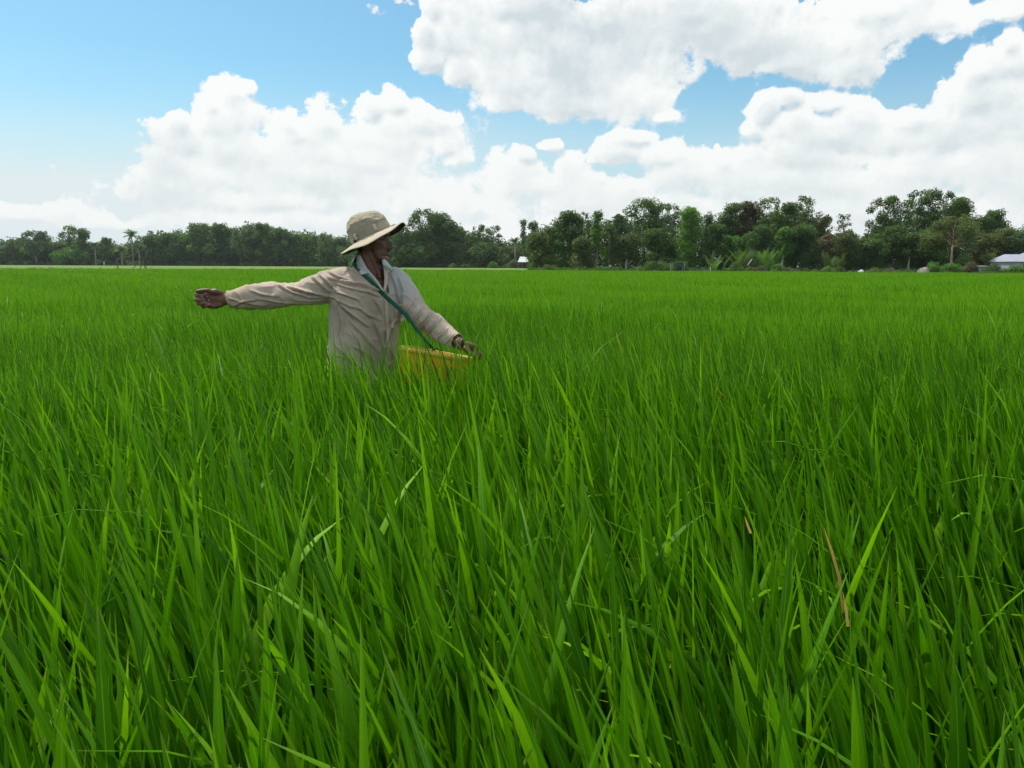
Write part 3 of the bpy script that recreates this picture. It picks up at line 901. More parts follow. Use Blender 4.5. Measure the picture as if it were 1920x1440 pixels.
RIGHT = [
    # px, top, w, form, col, bark, low, label
    (981, 414, 13, 'narrow', 'grey', None, 0.1, 'slender leafy spire above the white-roofed hut'),
    (999, 417, 20, 'narrow', 'green', None, 0.1, 'second slender tree right of the spire over the hut'),
    (1012, 437, 40, 'dome', 'olive', None, 0.02, 'wide rounded tree right of the white-roofed hut'),
    (1035, 427, 24, 'broad', 'green', None, 0.02, 'small tree between the hut trees and the tall broad crown'),
    (1066, 398, 50, 'dome', 'green', None, 0.02, 'tall broad dark crown left of the pale bare trunk gap'),
    (1094, 400, 18, 'airy', 'grey', m_bark_pale, 0.5, 'thin tree with a pale trunk in the sky gap between two full crowns'),
    (1118, 397, 38, 'cone', 'bright', None, 0.02, 'fresh green pointed tree with dry twigs on top'),
    (1092, 446, 34, 'narrow', 'olive', None, 0.02, 'olive tree below the thin pale-trunked one'),
    (1142, 422, 26, 'broad', 'green', None, 0.02, 'dark tree in the dip right of the fresh green pointed one'),
    (1163, 404, 30, 'broad', 'grey', None, 0.1, 'grey-green tree at the left shoulder of the tallest spreading tree'),
    (1203, 376, 62, 'airy', 'green', m_bark_pale, 0.38, 'tallest spreading tree with a long pale straight trunk'),
    (1175, 440, 38, 'narrow', 'olive', m_bark_pale, 0.25, 'leaning thin tree with a pale curved stem left of the long straight trunk'),
    (1148, 448, 20, 'narrow', 'pink', None, 0.2, 'dry pinkish-brown tree left of the leaning pale stem'),
    (1238, 384, 38, 'airy', 'green', None, 0.2, 'tall airy tree right behind the tallest spreading one'),
    (1258, 387, 26, 'airy', 'grey', None, 0.2, 'grey airy tree with twiggy branches left of the bright green column'),
    (1230, 430, 50, 'dome', 'green', None, 0.02, 'dark lower tree right of the long pale straight trunk'),
    (1291, 391, 42, 'column', 'bright', None, 0.02, 'bright green tall columnar tree, the lightest in the row'),
    (1324, 405, 18, 'narrow', 'grey', None, 0.1, 'slim tree in the dip right of the bright green column'),
    (1338, 422, 40, 'dome', 'green', None, 0.02, 'dark low-domed tree between the slim tree and the green and brown pair'),
    (1368, 384, 40, 'broad', 'green', None, 0.12, 'green tree joined to the left side of the reddish-brown crown'),
    (1397, 381, 46, 'dome', 'brown', None, 0.05, 'large tree with a reddish-brown crown'),
    (1372, 443, 40, 'broad', 'bright', None, 0.02, 'fresh green lower tree in front of the reddish-brown crown'),
    (1440, 373, 38, 'airy', 'green', None, 0.2, 'tall airy tree right of the reddish-brown crown'),
    (1468, 383, 46, 'dome', 'green', None, 0.05, 'full green crown in the middle of the tall trio on the right'),
    (1507, 371, 44, 'airy', 'olive', None, 0.2, 'tall gap-filled tree at the right of the tall trio'),
    (1468, 428, 30, 'narrow', 'bright', m_bark_pale, 0.3, 'fresh green tree with a short pale trunk below the tall trio'),
    (1500, 425, 60, 'dome', 'green', None, 0.02, 'wide very dark lower tree right of the short pale trunk'),
    (1541, 407, 30, 'dome', 'olive', None, 0.1, 'olive rounded crown stepping down to the sky gap'),
    (1424, 425, 50, 'dome', 'green', None, 0.02, 'dark tree behind the palms under the reddish-brown crown'),
    (1553, 440, 26, 'broad', 'pink', None, 0.05, 'pinkish-brown small tree at the left of the sky gap'),
    (1578, 404, 26, 'airy', 'grey', None, 0.25, 'lone feathery spire tree standing in the sky gap'),
    (1583, 436, 44, 'narrow', 'olive', None, 0.02, 'brownish-green tree body below the lone feathery spire'),
    (1612, 448, 36, 'dome', 'green', None, 0.02, 'low green tree right of the lone feathery spire'),
    (1640, 450, 40, 'broad', 'green', None, 0.02, 'low tree with a pale forked branch below the first tall right crown'),
    (1650, 374, 42, 'airy', 'green', None, 0.38, 'leftmost leafy head of the tall right grove, full of small gaps'),
    (1672, 371, 46, 'airy', 'green', m_bark_pale, 0.38, 'tall tree with a pale forked trunk in the right grove'),
    (1668, 425, 50, 'dome', 'green', None, 0.05, 'dark lower crown behind the pale forked trunk'),
    (1713, 360, 34, 'airy', 'green', None, 0.3, 'highest airy head of the right grove'),
    (1735, 359, 36, 'broad', 'green', None, 0.2, 'highest full crown of the right grove'),
    (1704, 440, 34, 'dome', 'green', m_bark_pale, 0.25, 'small crown on a thin pale trunk in front of the right grove'),
    (1765, 363, 34, 'airy', 'green', None, 0.3, 'airy crown right of the highest crowns of the right grove'),
    (1792, 374, 46, 'dome', 'green', None, 0.1, 'large sloping crown at the right end of the tall right grove'),
    (1740, 430, 60, 'dome', 'green', None, 0.02, 'dark lower tree left of the pinkish-trunked umbrella tree'),
    (1838, 407, 34, 'dome', 'green', None, 0.05, 'dark round tree right of the tall grove'),
    (1858, 395, 38, 'broad', 'green', None, 0.1, 'broad-headed tree standing highest near the metal roofs'),
    (1845, 440, 50, 'dome', 'olive', None, 0.02, 'olive low crown left above the metal roofs'),
    (1885, 430, 50, 'dome', 'olive', None, 0.02, 'rounded olive-brown tree behind the metal roofs'),
    (1912, 437, 40, 'dome', 'grey', None, 0.02, 'dull tree over the metal roofs at the right edge'),
    (1950, 445, 60, 'dome', 'green', None, 0.02, 'tree beyond the right end of the metal roofs'),
]
for (px, tp_, w_, fm, cl_, bk, lw, lb) in RIGHT:
    near = tp_ > 420
    d_ = DR + (random.uniform(-3, 2) if near else random.uniform(4, 12))
    if px < 1005:
        d_ = DM + 2
    if fm == 'column':
        tree(px, tp_, w_, DR, 'narrow', cl_, lb, cov=1.0, low=0.0, tone=0.6)
    else:
        tree(px, tp_, w_, d_, fm, cl_, lb, cov=1.0, bark=bk, low=lw, tone=0.42, trunkw=1.15 if bk else 1.0)
tree(1782, 407, 64, DR - 8, 'umbrella', 'olive', 'umbrella-shaped tree with a bare pinkish forked trunk', bark=m_bark_pink, cov=1.0, tone=0.5, trunkw=1.1)

palm(1385, 462, 30, DR - 6, 'stemless palm clump with fanned fronds left of the pale leaning log', 'green', nf=14, trunk=False, name='nipa_palm', cat='palm', ground=True)
palm(1412, 458, 30, DR - 5, 'tall stemless palm clump right above the pale leaning log', 'grey', nf=14, trunk=False, name='nipa_palm', cat='palm', ground=True)
palm(1442, 458, 34, DR - 6, 'stemless palm clump with upright fronds, rightmost of the three under the tall trio', 'bright', nf=16, trunk=False, name='nipa_palm', cat='palm', ground=True)
palm(1345, 470, 26, DR - 5, 'small low palm clump under the slim tree', 'grey', nf=10, trunk=False, name='nipa_palm', cat='palm', ground=True)
palm(1622, 436, 24, DR + 6, 'palm head in the gap left of the tall right grove', 'green')
palm(1560, 470, 34, DR - 5, 'dark palm clump under the pinkish-brown small tree', 'green', nf=12, trunk=False, name='nipa_palm', cat='palm', ground=True)
palm(1340, 484, 14, DR - 10, 'banana plant with a few upright leaves at the field edge', 'bright', nf=6, trunk=False, name='banana_plant', cat='banana plant', ground=True)

BUSHES = [
    (1382, 491, 32, 116, 'green', 'rounded green bush left of the brown weeds at the field edge'),
    (1408, 498, 20, 117, 'olive', 'low olive bush between the rounded green bush and the brown one'),
    (1425, 497, 30, 116.5, 'brown', 'low brown weedy bush below the stemless palms'),
    (1460, 494, 34, 116.5, 'bright', 'green vine-covered bush left of the short pale trunk base'),
    (1482, 496, 22, 116, 'brown', 'brown-tinged bush at the end of the weed row'),
    (1556, 497, 34, 116, 'bright', 'wide fresh green bush left of the white sack'),
    (1575, 497, 18, 116.5, 'green', 'small green bush joined to the wide fresh one left of the white sack'),
    (1640, 500, 22, 117, 'olive', 'low olive bush right of the white sack'),
    (1668, 501, 20, 117, 'pink', 'reddish weedy bush at the field edge under the pale forked trunk'),
    (1700, 503, 30, 117, 'green', 'flat green bush left of the grey haystack'),
    (1752, 486, 24, 117, 'bright', 'upright fresh green bush beside the grey haystack'),
    (1785, 491, 40, 116, 'bright', 'large fresh green bush under the umbrella tree'),
    (1810, 472, 40, 124, 'green', 'tall dark bush right of the umbrella tree trunk'),
    (1820, 487, 34, 119, 'brown', 'purplish-brown bush left of the grey shed'),
    (1850, 473, 36, 124, 'olive', 'tall olive bush left of the metal roofs'),
    (1868, 492, 44, 116, 'green', 'green leafy bush in front of the grey shed wall'),
    (1905, 493, 40, 116, 'bright', 'fresh green bush in front of the metal-roofed house at the right edge'),
    (1235, 487, 90, 124, 'green', 'long dark hedge-like bush at the foot of the long straight trunk'),
    (1276, 480, 30, 121, 'green', 'dark upright bush right of the small shelter'),
    (849, 491, 14, 262, 'bright', 'small bright green bush below the hat clump'),
    (925, 489, 20, 262, 'bright', 'fresh green bush left of the white-roofed hut'),
    (962, 486, 24, 262, 'olive', 'grey-olive bush at the left wall of the hut'),
    (1030, 495, 40, 128, 'olive', 'low dull bush right of the hut'),
    (1130, 497, 40, 128, 'olive', 'low dull bush left of the leaning pale stem'),
]
for (px, tp_, w_, d_, cl_, lb) in BUSHES:
    bush(px, tp_, w_, d_, cl_, lb)

# the wood behind: far trunks and leaves that read as one dark mass
def woodland():
    R = np.random.default_rng(77)
    cl, ss = [], []
    Vs, Qs, Ts, off = [], [], [], 0
    def tops(px):
        a = [(-60, 460), (100, 456), (240, 464), (330, 444), (480, 430), (560, 442), (650, 453), (760, 440), (850, 430), (960, 464), (1010, 444), (1060, 414), (1160, 414), (1300, 412), (1500, 396), (1545, 420), (1555, 445), (1620, 452), (1645, 415), (1800, 392), (1835, 420), (1860, 425), (1990, 448)]
        return float(np.interp(px, [q[0] for q in a], [q[1] for q in a]))
    px = -430.0
    while px < 2350:
        d = DL + 14 if px < 660 else DM + 12 if px < 1000 else DR + 17
        step = 9 if d > 200 else 12
        for k in range(10):
            dd = d + R.uniform(0, 0.06 * d)
            zt = top_z(px, tops(px) + R.uniform(-6, 10), dd)
            z = LANDZ + (zt - LANDZ) * (k + R.random()) / 10.0
            r = 12.0 / F * d * R.uniform(0.7, 1.25)
            cl.append(((P(px + R.uniform(-6, 6), 500, dd).x, dd, min(z, zt - r * 0.6)), (r, r * 0.8, r * 1.1), 0.0026 * d))
        px += step
    for (c, r, s) in cl:
        V, Q, T = leaf_cloud([(c, r)], s, 1.7, R, 0.3)
        Vs.append(V); Qs.append(Q + off); Ts.append(T); off += len(V)
    o = link_mesh('woodland', np_mesh('woodland', np.concatenate(Vs), np.concatenate(Qs), {'tint': np.concatenate(Ts)}), FOL['green'], smooth=False)
    tag(o, 'dark dense wood filling the space behind the front row of trees', 'woodland', kind='stuff')
    # undergrowth at the feet of the trees
    cl = []
    px = -430.0
    while px < 2350:
        d = DL - 5 if px < 660 else DM - 6 if px < 1000 else DR - 7
        for k in range(2):
            dd = d + R.uniform(-2, 3)
            r = R.uniform(3.0, 5.5) / F * d
            cl.append(((P(px + R.uniform(-6, 6), 500, dd).x, dd, LANDZ + r * R.uniform(0.2, 1.2)), (r * 1.3, r, r), 0.0016 * d))
        px += 5.5
    Vs, Qs, Ts, off = [], [], [], 0
    for (c, r, s) in cl:
        V, Q, T = leaf_cloud([(c, r)], s, 1.6, R, R.uniform(0.2, 0.6))
        Vs.append(V); Qs.append(Q + off); Ts.append(T); off += len(V)
    o = link_mesh('undergrowth', np_mesh('undergrowth', np.concatenate(Vs), np.concatenate(Qs), {'tint': np.concatenate(Ts)}), FOL['green'], smooth=False)
    tag(o, 'low dark undergrowth along the feet of the trees', 'undergrowth', kind='stuff')
    # weeds on the bund
    cl = []
    for i in range(520):
        x = R.uniform(-100, 105)
        dense = noise.noise((x * 0.12, 2.0, 5.0)) > -0.1
        if not dense and R.random() < 0.7:
            continue
        y = FIELD_END + 2.2 + R.uniform(-0.8, 0.9)
        h = R.uniform(0.08, 0.26) * (1.4 if x > 30 else 1.0)
        cl.append(((x, y, LANDZ + 0.08 + h * 0.5), (h * R.uniform(0.8, 2.6), h, h * 0.9)))
    V, Q, T = leaf_cloud(cl, 0.13, 0.8, R, 0.45)
    o = link_mesh('bund_weeds', np_mesh('bund_weeds', V, Q, {'tint': T}), FOL['olive'], smooth=False)
    tag(o, 'scattered low weeds along the bund at the end of the field', 'weeds', kind='stuff')
woodland()

# ------------------------------------------------------------------ things at the far edge
m_wall = simple_mat('pale_wall', (0.42, 0.46, 0.48), (0.30, 0.34, 0.36), 1.2, 0.8, 0.2)
m_roof_white = simple_mat('white_sheet_roof', (0.72, 0.75, 0.78), (0.60, 0.63, 0.67), 1.0, 0.5, 0.4)
m_roof_lav = simple_mat('metal_roof', (0.38, 0.39, 0.46), (0.32, 0.33, 0.40), 0.8, 0.45, 0.5, stretch=(1, 0.1, 1))
m_dark = simple_mat('dark_opening', (0.02, 0.02, 0.02), (0.035, 0.03, 0.03), 1.0, 0.9, 0.1)
m_wood = simple_mat('weathered_pole', (0.13, 0.11, 0.08), (0.24, 0.21, 0.16), 3.0, 0.9, 0.1, stretch=(1, 1, 0.3))
m_straw = simple_mat('old_straw', (0.16, 0.155, 0.13), (0.27, 0.26, 0.22), 2.5, 0.95, 0.1, bump=0.6)
m_sack = simple_mat('white_sack', (0.78, 0.80, 0.82), (0.66, 0.68, 0.70), 3.0, 0.7, 0.3)
m_teal = simple_mat('teal_net', (0.03, 0.09, 0.085), (0.05, 0.12, 0.11), 4.0, 0.8, 0.1)

def house(px, d, wpx, ridge_y, eave_y, depth, label, roofmat, name='house', hip=0.25, base=LANDZ, door=True):
    c = P(px, 500, d)
    w = wpx / F * d
    zr, ze = top_z(px, ridge_y, d), top_z(px, eave_y, d)
    root = empty(name, (c.x, d, base), label, 'house' if name == 'house' else 'hut')
    x0, x1, y0, y1 = c.x - w / 2, c.x + w / 2, d - depth / 2, d + depth / 2
    wl = MB()
    wl.box((c.x, d, (base + ze) / 2 - 0.02), (w * 0.9, depth * 0.86, ze - base - 0.04))
    wl.build('wall', m_wall if name == 'house' else m_bark_dark, root, smooth=False)
    rf = MB()
    h = hip * w
    e = [(x0, y0, ze), (x1, y0, ze), (x1, y1, ze), (x0, y1, ze)]
    r = [(x0 + h, d, zr), (x1 - h, d, zr)]
    rf.add(e + r, [(0, 1, 5, 4), (1, 2, 5), (2, 3, 4, 5), (3, 0, 4)])
    n = int(w / 0.35)
    for i in range(1, n):                        # sheet ribs
        t = i / n
        xe = x0 + w * t
        xr = min(max(xe, x0 + h), x1 - h)
        if xe < x0 + h:
            k = (xe - x0) / h
            top = (xe, y0 + (d - y0) * k, ze + (zr - ze) * k)
        elif xe > x1 - h:
            k = (x1 - xe) / h
            top = (xe, y0 + (d - y0) * k, ze + (zr - ze) * k)
        else:
            top = (xe, d, zr)
        a = Vector((xe, y0, ze + 0.015))
        b = Vector(top) + Vector((0, 0, 0.015))
        rf.tube([a, b], [0.02, 0.02], n=4, round_ends=False)
    ro = rf.build('roof', roofmat, root, smooth=False)
    md = ro.modifiers.new('thickness', 'SOLIDIFY')
    md.thickness = 0.03
    if door:
        db = MB()
        yy = d - depth * 0.43 - 0.02
        hgt = min(1.9, (ze - base) * 0.8)
        db.box((c.x + w * 0.1, yy, base + hgt / 2), (0.85, 0.05, hgt))
        db.build('door', m_dark, root, smooth=False)
        wb = MB()
        wb.box((c.x - w * 0.25, yy, base + hgt * 0.6), (0.8, 0.05, hgt * 0.4))
        wb.build('window', m_dark, root, smooth=False)
    return root

house(981, 258, 21, 481.5, 491.5, 4.0, 'small hut with a white sheet roof among the trees', m_roof_white, name='hut', hip=0.22)
house(1898, 121, 56, 477.5, 491.0, 6.0, 'house with a lavender-grey metal hip roof behind bushes, left one of the two', m_roof_lav, hip=0.2)
house(1940, 125, 76, 474.5, 491.0, 7.0, 'taller house with a lavender-grey metal roof at the right edge of the photo', m_roof_lav, hip=0.2)

def shelter():
    c = P(1270, 500, 119)
    root = empty('shelter', (c.x, 119, LANDZ), 'small open shelter with dark roof and teal net side below the bright columnar tree', 'shelter')
    for (dx, dy) in ((-0.9, -0.6), (0.9, -0.6), (-0.9, 0.6), (0.9, 0.6)):
        m = MB()
        m.tube([(c.x + dx, 119 + dy, LANDZ - 0.2), (c.x + dx, 119 + dy, LANDZ + 1.75)], [0.035, 0.03], n=6, round_ends=False)
        m.build('post', m_bark_pale, root)
    m = MB()
    m.box((c.x - 0.15, 119, LANDZ + 1.85), (2.5, 1.8, 0.10), Matrix.Rotation(0.12, 3, 'Y'))
    m.build('roof', m_bark_dark, root, smooth=False)
    m = MB()
    m.box((c.x + 0.1, 119 - 0.62, LANDZ + 1.15), (1.3, 0.02, 0.5))
    m.build('net_side', m_teal, root, smooth=False)
shelter()

def shed():
    c = P(1840, 500, 119)
    root = empty('shed', (c.x, 119, LANDZ), 'small shed of grey-green metal sheets between the purplish bush and the houses', 'shed')
    m = MB()
    m.box((c.x, 119, LANDZ + 0.55), (1.1, 1.0, 1.1))
    m.build('wall', simple_mat('grey_sheet', (0.22, 0.30, 0.29), (0.34, 0.42, 0.41), 4.0, 0.6, 0.3, stretch=(3, 1, 0.3)), root, smooth=False)
    m = MB()
    m.box((c.x, 118.9, LANDZ + 1.15), (1.35, 1.3, 0.05), Matrix.Rotation(0.08, 3, 'X'))
    m.build('roof', m_bark, root, smooth=False)
shed()

def haystack():
    c = P(1737, 500, 118)
    m = MB()
    rg = []
    for i in range(9):
        t = i / 8
        r = 1.25 * math.sqrt(max(0.001, 1 - t ** 1.5)) + 0.02
        rg.append([(c.x + r * math.cos(a) * (1 + 0.1 * math.sin(3 * a)), 118 + r * 0.8 * math.sin(a), LANDZ - 0.05 + 1.05 * t + 0.03 * math.sin(5 * a)) for a in [2 * math.pi * k / 20 for k in range(20)]])
    m.rings(rg)
    o = m.build('haystack', m_straw)
    tag(o, 'low grey heap of old straw at the field edge in the right grove', 'haystack')
haystack()

def sack():
    c = P(1614, 510, 114.2)
    m = MB()
    rg = []
    for i in range(9):
        t = i / 8
        r = math.sin(math.pi * (0.06 + 0.88 * t)) ** 0.6
        z0 = LANDZ + 0.18
        rg.append([(c.x - 0.42 + 0.84 * t, 114.2 + 0.2 * r * math.cos(a), z0 + 0.17 * r * math.sin(a) * (1 + 0.5 * math.sin(t * 5 + a)) + 0.12 * t) for a in [2 * math.pi * k / 12 for k in range(12)]])
    m.rings(rg)
    m.ball((c.x + 0.15, 114.3, LANDZ + 0.42), (0.26, 0.2, 0.17), 10, 7)
    m.ball((c.x - 0.2, 114.1, LANDZ + 0.30), (0.30, 0.2, 0.14), 10, 7)
    tag(m.build('sack', m_sack), 'crumpled bright white sack lying at the far edge of the rice', 'sack')
sack()

def pole_frame():
    d = 117.5
    pts = lambda *a: [P(x, y, d) for x, y in a]
    root = empty('pole_frame', (P(268, 502, d).x, d, LANDZ), 'crooked frame of weathered poles standing on the bund before the coconut palms', 'pole frame')
    def pole(a, r=(0.06, 0.05), dy=0.0):
        m = MB()
        q = pts(*a)
        q[0] = q[0] + Vector((0, dy, 0))
        m.tube(q, [r[0] * .8] + [(r[0] + r[1]) * .4] * (len(q) - 2) + [r[1] * .8], n=6, round_ends=False)
        m.build('pole', m_wood, root)
    pole([(221, 503), (220, 494), (219, 485)], (0.09, 0.09))
    pole([(219, 486), (238, 481.5), (252, 478), (259, 471)], (0.07, 0.05))
    pole([(252, 480), (258, 473), (262, 472)], (0.05, 0.03))
    pole([(248, 504), (258, 496), (268, 490), (273, 480), (278, 468)], (0.07, 0.05))
    pole([(258, 470), (262, 476), (264, 478)], (0.05, 0.03))
    pole([(264, 504), (268, 493), (269, 490)], (0.08, 0.06), -0.3)
    pole([(274, 504), (269, 493), (268, 489)], (0.08, 0.06), 0.3)
    pole([(269, 504), (268.5, 492)], (0.06, 0.06), 0.5)
    pole([(282, 497), (283, 480), (284, 462)], (0.05, 0.02), 0.0)
pole_frame()

for (px, py0, py1, lb) in ((195, 498, 492, 'short white post in front of the trees left of the browning palm'), (1332, 507, 502, 'short pale post at the field edge right of the shelter')):
    d = 300 if px < 600 else 117
    m = MB()
    r = 0.0006 * d
    a, b = P(px, py0, d), P(px, py1, d)
    m.tube([(a.x, d, LANDZ - 0.1), (b.x, d, b.z)], [r, r * 0.8], n=6, round_ends=False)
    m.ball((b.x, d, b.z), r * 1.3, 8, 5)
    tag(m.build('post', m_bark_pale), lb, 'post')

m = MB()
a = P(1402, 497, 118.5); b = P(1410, 486, 118.5)
m.tube([a, (a + b) / 2 + Vector((0.05, 0, 0.05)), b], [0.10, 0.08, 0.05], n=7, round_ends=False)
tag(m.build('log', m_bark_pale), 'pale leaning log among the stemless palms', 'log')

# ------------------------------------------------------------------ the farmer
PY = 3.92                                   # metres ahead
S1 = PY / F
FEET = Vector((P(688, 690, PY).x, PY + 0.01, 0.0))
person = empty('person', FEET, 'man in sun hat and pale work shirt, one arm stretched out, amid the rice', 'person')

def remeshed(mbx, voxel, smooth=3, fac=0.5):
    me = mbx.mesh('tmp')
    bm = bmesh.new(); bm.from_mesh(me)
    bmesh.ops.recalc_face_normals(bm, faces=bm.faces)
    bm.to_mesh(me); bm.free()
    o = bpy.data.objects.new('tmp', me)
    COL.objects.link(o)
    r = o.modifiers.new('r', 'REMESH')
    r.mode = 'VOXEL'
    r.voxel_size = voxel
    if smooth:
        sm = o.modifiers.new('s', 'SMOOTH')
        sm.iterations = smooth
        sm.factor = fac
    dg = bpy.context.evaluated_depsgraph_get()
    out = bpy.data.meshes.new_from_object(o.evaluated_get(dg))
    bpy.data.objects.remove(o)
    return out

def get_co(me):
    a = np.empty(len(me.vertices) * 3, np.float32)
    me.vertices.foreach_get('co', a)
    return a.reshape(-1, 3).astype(np.float64)
def get_no(me):
    a = np.empty(len(me.vertices) * 3, np.float32)
    me.vertices.foreach_get('normal', a)
    return a.reshape(-1, 3).astype(np.float64)
def set_co(me, c):
    me.vertices.foreach_set('co', c.astype(np.float32).ravel())
    me.update()

# ---- materials
def skin_material():
    m, N, out = new_mat('tanned_skin')
    tcn = N.n('ShaderNodeTexCoord')
    n1 = N.noise(tcn.outputs['Object'], 14, 4, 0.6)
    n2 = N.noise(tcn.outputs['Object'], 160, 3, 0.6)
    col = N.mix(N.smooth(n1, 0.35, 0.68), rgb(0.125, 0.052, 0.031), rgb(0.215, 0.095, 0.058))
    col = N.mix(N.math('MULTIPLY', n2, 0.35), col, rgb(0.10, 0.04, 0.025))
    pb = N.n('ShaderNodeBsdfPrincipled')
    N.link(col, pb.inputs['Base Color'])
    pb.inputs['Roughness'].default_value = 0.5
    pb.inputs['Subsurface Weight'].default_value = 0.06
    pb.inputs['Subsurface Radius'].default_value = (0.02, 0.006, 0.003)
    bp = N.n('ShaderNodeBump')
    bp.inputs['Strength'].default_value = 0.35
    bp.inputs['Distance'].default_value = 0.002
    N.link(n2, bp.inputs['Height'])
    N.link(bp.outputs[0], pb.inputs['Normal'])
    N.link(pb.outputs[0], out.inputs[0])
    return m
m_skin = skin_material()

def cloth_material(name, a, b, stain, stain2, fade, weave=900, trans=0.12):
    m, N, out = new_mat(name)
    tcn = N.n('ShaderNodeTexCoord')
    ob = tcn.outputs['Object']
    n1 = N.noise(ob, 3.2, 5, 0.6)
    n2 = N.noise(ob, 7.5, 4, 0.6)
    n3 = N.noise(ob, weave, 2, 0.5)
    n4 = N.noise(N.vmath('ADD', ob, (3, 7, 1)), 4.5, 5, 0.65)
    col = N.mix(N.smooth(n1, 0.3, 0.7), rgb(*a), rgb(*b))
    col = N.mix(N.math('MULTIPLY', N.smooth(n2, 0.48, 0.72), 0.55), col, rgb(*stain))
    col = N.mix(N.math('MULTIPLY', N.smooth(n4, 0.48, 0.72), 0.65), col, rgb(*stain2))
    fa = N.attr('fade')
    col = N.mix(N.math('MULTIPLY', fa, 0.85), col, rgb(*fade))
    so = N.attr('soil_shade')
    col = N.mix(N.math('MULTIPLY', so, N.math('MULTIPLY_ADD', n2, 0.9, 0.15), clamp=True), col, rgb(0.20, 0.14, 0.11))
    st = N.attr('cuff')
    col = N.mix(N.math('MULTIPLY', st, N.math('MULTIPLY_ADD', n2, 0.8, 0.2), clamp=True), col, rgb(0.40, 0.30, 0.16))
    col = N.mix(0.25, col, N.mix(n3, rgb(0.6, 0.6, 0.6), rgb(1, 1, 1)), 'MULTIPLY')
    pb = N.n('ShaderNodeBsdfPrincipled')
    N.link(col, pb.inputs['Base Color'])
    pb.inputs['Roughness'].default_value = 0.9
    pb.inputs['Specular IOR Level'].default_value = 0.15
    pb.inputs['Sheen Weight'].default_value = 0.12
    bp = N.n('ShaderNodeBump')
    bp.inputs['Strength'].default_value = 0.25
    bp.inputs['Distance'].default_value = 0.0015
    N.link(N.noise(ob, 120, 4, 0.6), bp.inputs['Height'])
    N.link(bp.outputs[0], pb.inputs['Normal'])
    tr = N.n('ShaderNodeBsdfTranslucent')
    N.link(col, tr.inputs['Color'])
    mx = N.n('ShaderNodeMixShader')
    mx.inputs[0].default_value = trans
    N.link(pb.outputs[0], mx.inputs[1])
    N.link(tr.outputs[0], mx.inputs[2])
    N.link(mx.outputs[0], out.inputs[0])
    return m
m_shirt = cloth_material('worn_shirt_cloth', (0.70, 0.575, 0.46), (0.56, 0.45, 0.36), (0.60, 0.42, 0.355), (0.33, 0.28, 0.225), (0.56, 0.56, 0.57))
m_collar = simple_mat('collar_cloth', (0.50, 0.50, 0.47), (0.60, 0.60, 0.57), 12, 0.9, 0.15)
m_trousers = simple_mat('pale_trousers', (0.50, 0.48, 0.42), (0.38, 0.36, 0.32), 9, 0.9, 0.15)
m_hat = cloth_material('hat_canvas', (0.47, 0.41, 0.295), (0.38, 0.325, 0.235), (0.28, 0.24, 0.165), (0.36, 0.31, 0.22), (0.5, 0.5, 0.45), 600, 0.0)
m_brim = simple_mat('brim_canvas', (0.56, 0.49, 0.375), (0.48, 0.42, 0.32), 14, 0.9, 0.15)
m_loop = simple_mat('loop_webbing', (0.60, 0.53, 0.42), (0.50, 0.44, 0.34), 40, 0.9, 0.15)
m_lining = simple_mat('brim_lining', (0.030, 0.035, 0.032), (0.045, 0.045, 0.04), 12, 0.9, 0.1)
m_black = simple_mat('black_cord', (0.012, 0.012, 0.014), (0.03, 0.03, 0.03), 40, 0.7, 0.2)
m_hair = simple_mat('black_hair', (0.012, 0.010, 0.009), (0.035, 0.03, 0.028), 90, 0.6, 0.3, bump=0.5)
m_eye = simple_mat('eye', (0.14, 0.11, 0.09), (0.11, 0.09, 0.08), 5, 0.2, 0.5)  # eye white darkened, the shade under the brim put into its colour
m_iris = simple_mat('iris', (0.015, 0.01, 0.008), None, 5, 0.15, 0.5)
m_steel = simple_mat('watch_steel', (0.22, 0.22, 0.23), (0.16, 0.16, 0.17), 30, 0.4, 0.5, metallic=0.9)
m_leather = simple_mat('watch_strap_leather', (0.045, 0.015, 0.012), (0.07, 0.022, 0.018), 30, 0.5, 0.4)

# ---- torso frame
AL = math.radians(24)                              # the chest is turned a little to the picture's right
CX = Vector((math.cos(AL), math.sin(AL), 0))       # towards his left hand
CF = Vector((math.sin(AL), -math.cos(AL), 0))      # the way the chest faces
def torso_rings(spec, n=40, pw=2.4):
    rg = []
    for (z, px, a, b, dep) in spec:
        c = P(px, hor(px) - (z - 1.5) / PY * F, PY)
        c = Vector((c.x, PY + dep, z))
        r = []
        for k in range(n):
            t = 2 * math.pi * k / n
            ct, st = math.cos(t), math.sin(t)
            x = a * math.copysign(abs(ct) ** (2 / pw), ct)
            y = b * math.copysign(abs(st) ** (2 / pw), st)
            r.append(c + CX * x + CF * y)
        rg.append(r)
    return rg

def py_of(z, px=690):
    return hor(px) - (z - 1.5) / PY * F

# ---- head, drawn in its own frame: F forward (profile to picture right), S sideways, U up
YAW = math.radians(-9)
HF = Vector((math.cos(YAW), math.sin(YAW), 0))
HS = Vector((HF.y, -HF.x, 0))                      # towards the camera side
HU = Vector((0, 0, 1))
HS = -HU.cross(HF)
if HS.y > 0: HS = -HS
CHIN_Z = P(715, 494.5, PY).z
HC = Vector((P(697, 450, PY).x, PY - 0.005, CHIN_Z))
def head_point(f, s, u):
    return HC + HF * f + HS * s + HU * u
FR = [(-.004, .030), (.004, .060), (.012, .074), (.022, .082), (.030, .080), (.038, .076), (.045, .083), (.050, .081), (.054, .084), (.060, .083), (.070, .080), (.080, .079), (.095, .078), (.110, .076), (.122, .073), (.132, .080), (.142, .085), (.155, .083), (.175, .078), (.195, .063), (.210, .044), (.222, .018), (.228, .004)]
BK = [(-.004, -.005), (.01, -.012), (.03, -.020), (.06, -.042), (.09, -.070), (.12, -.088), (.15, -.097), (.175, -.095), (.195, -.083), (.21, -.06), (.222, -.03), (.228, -.01)]
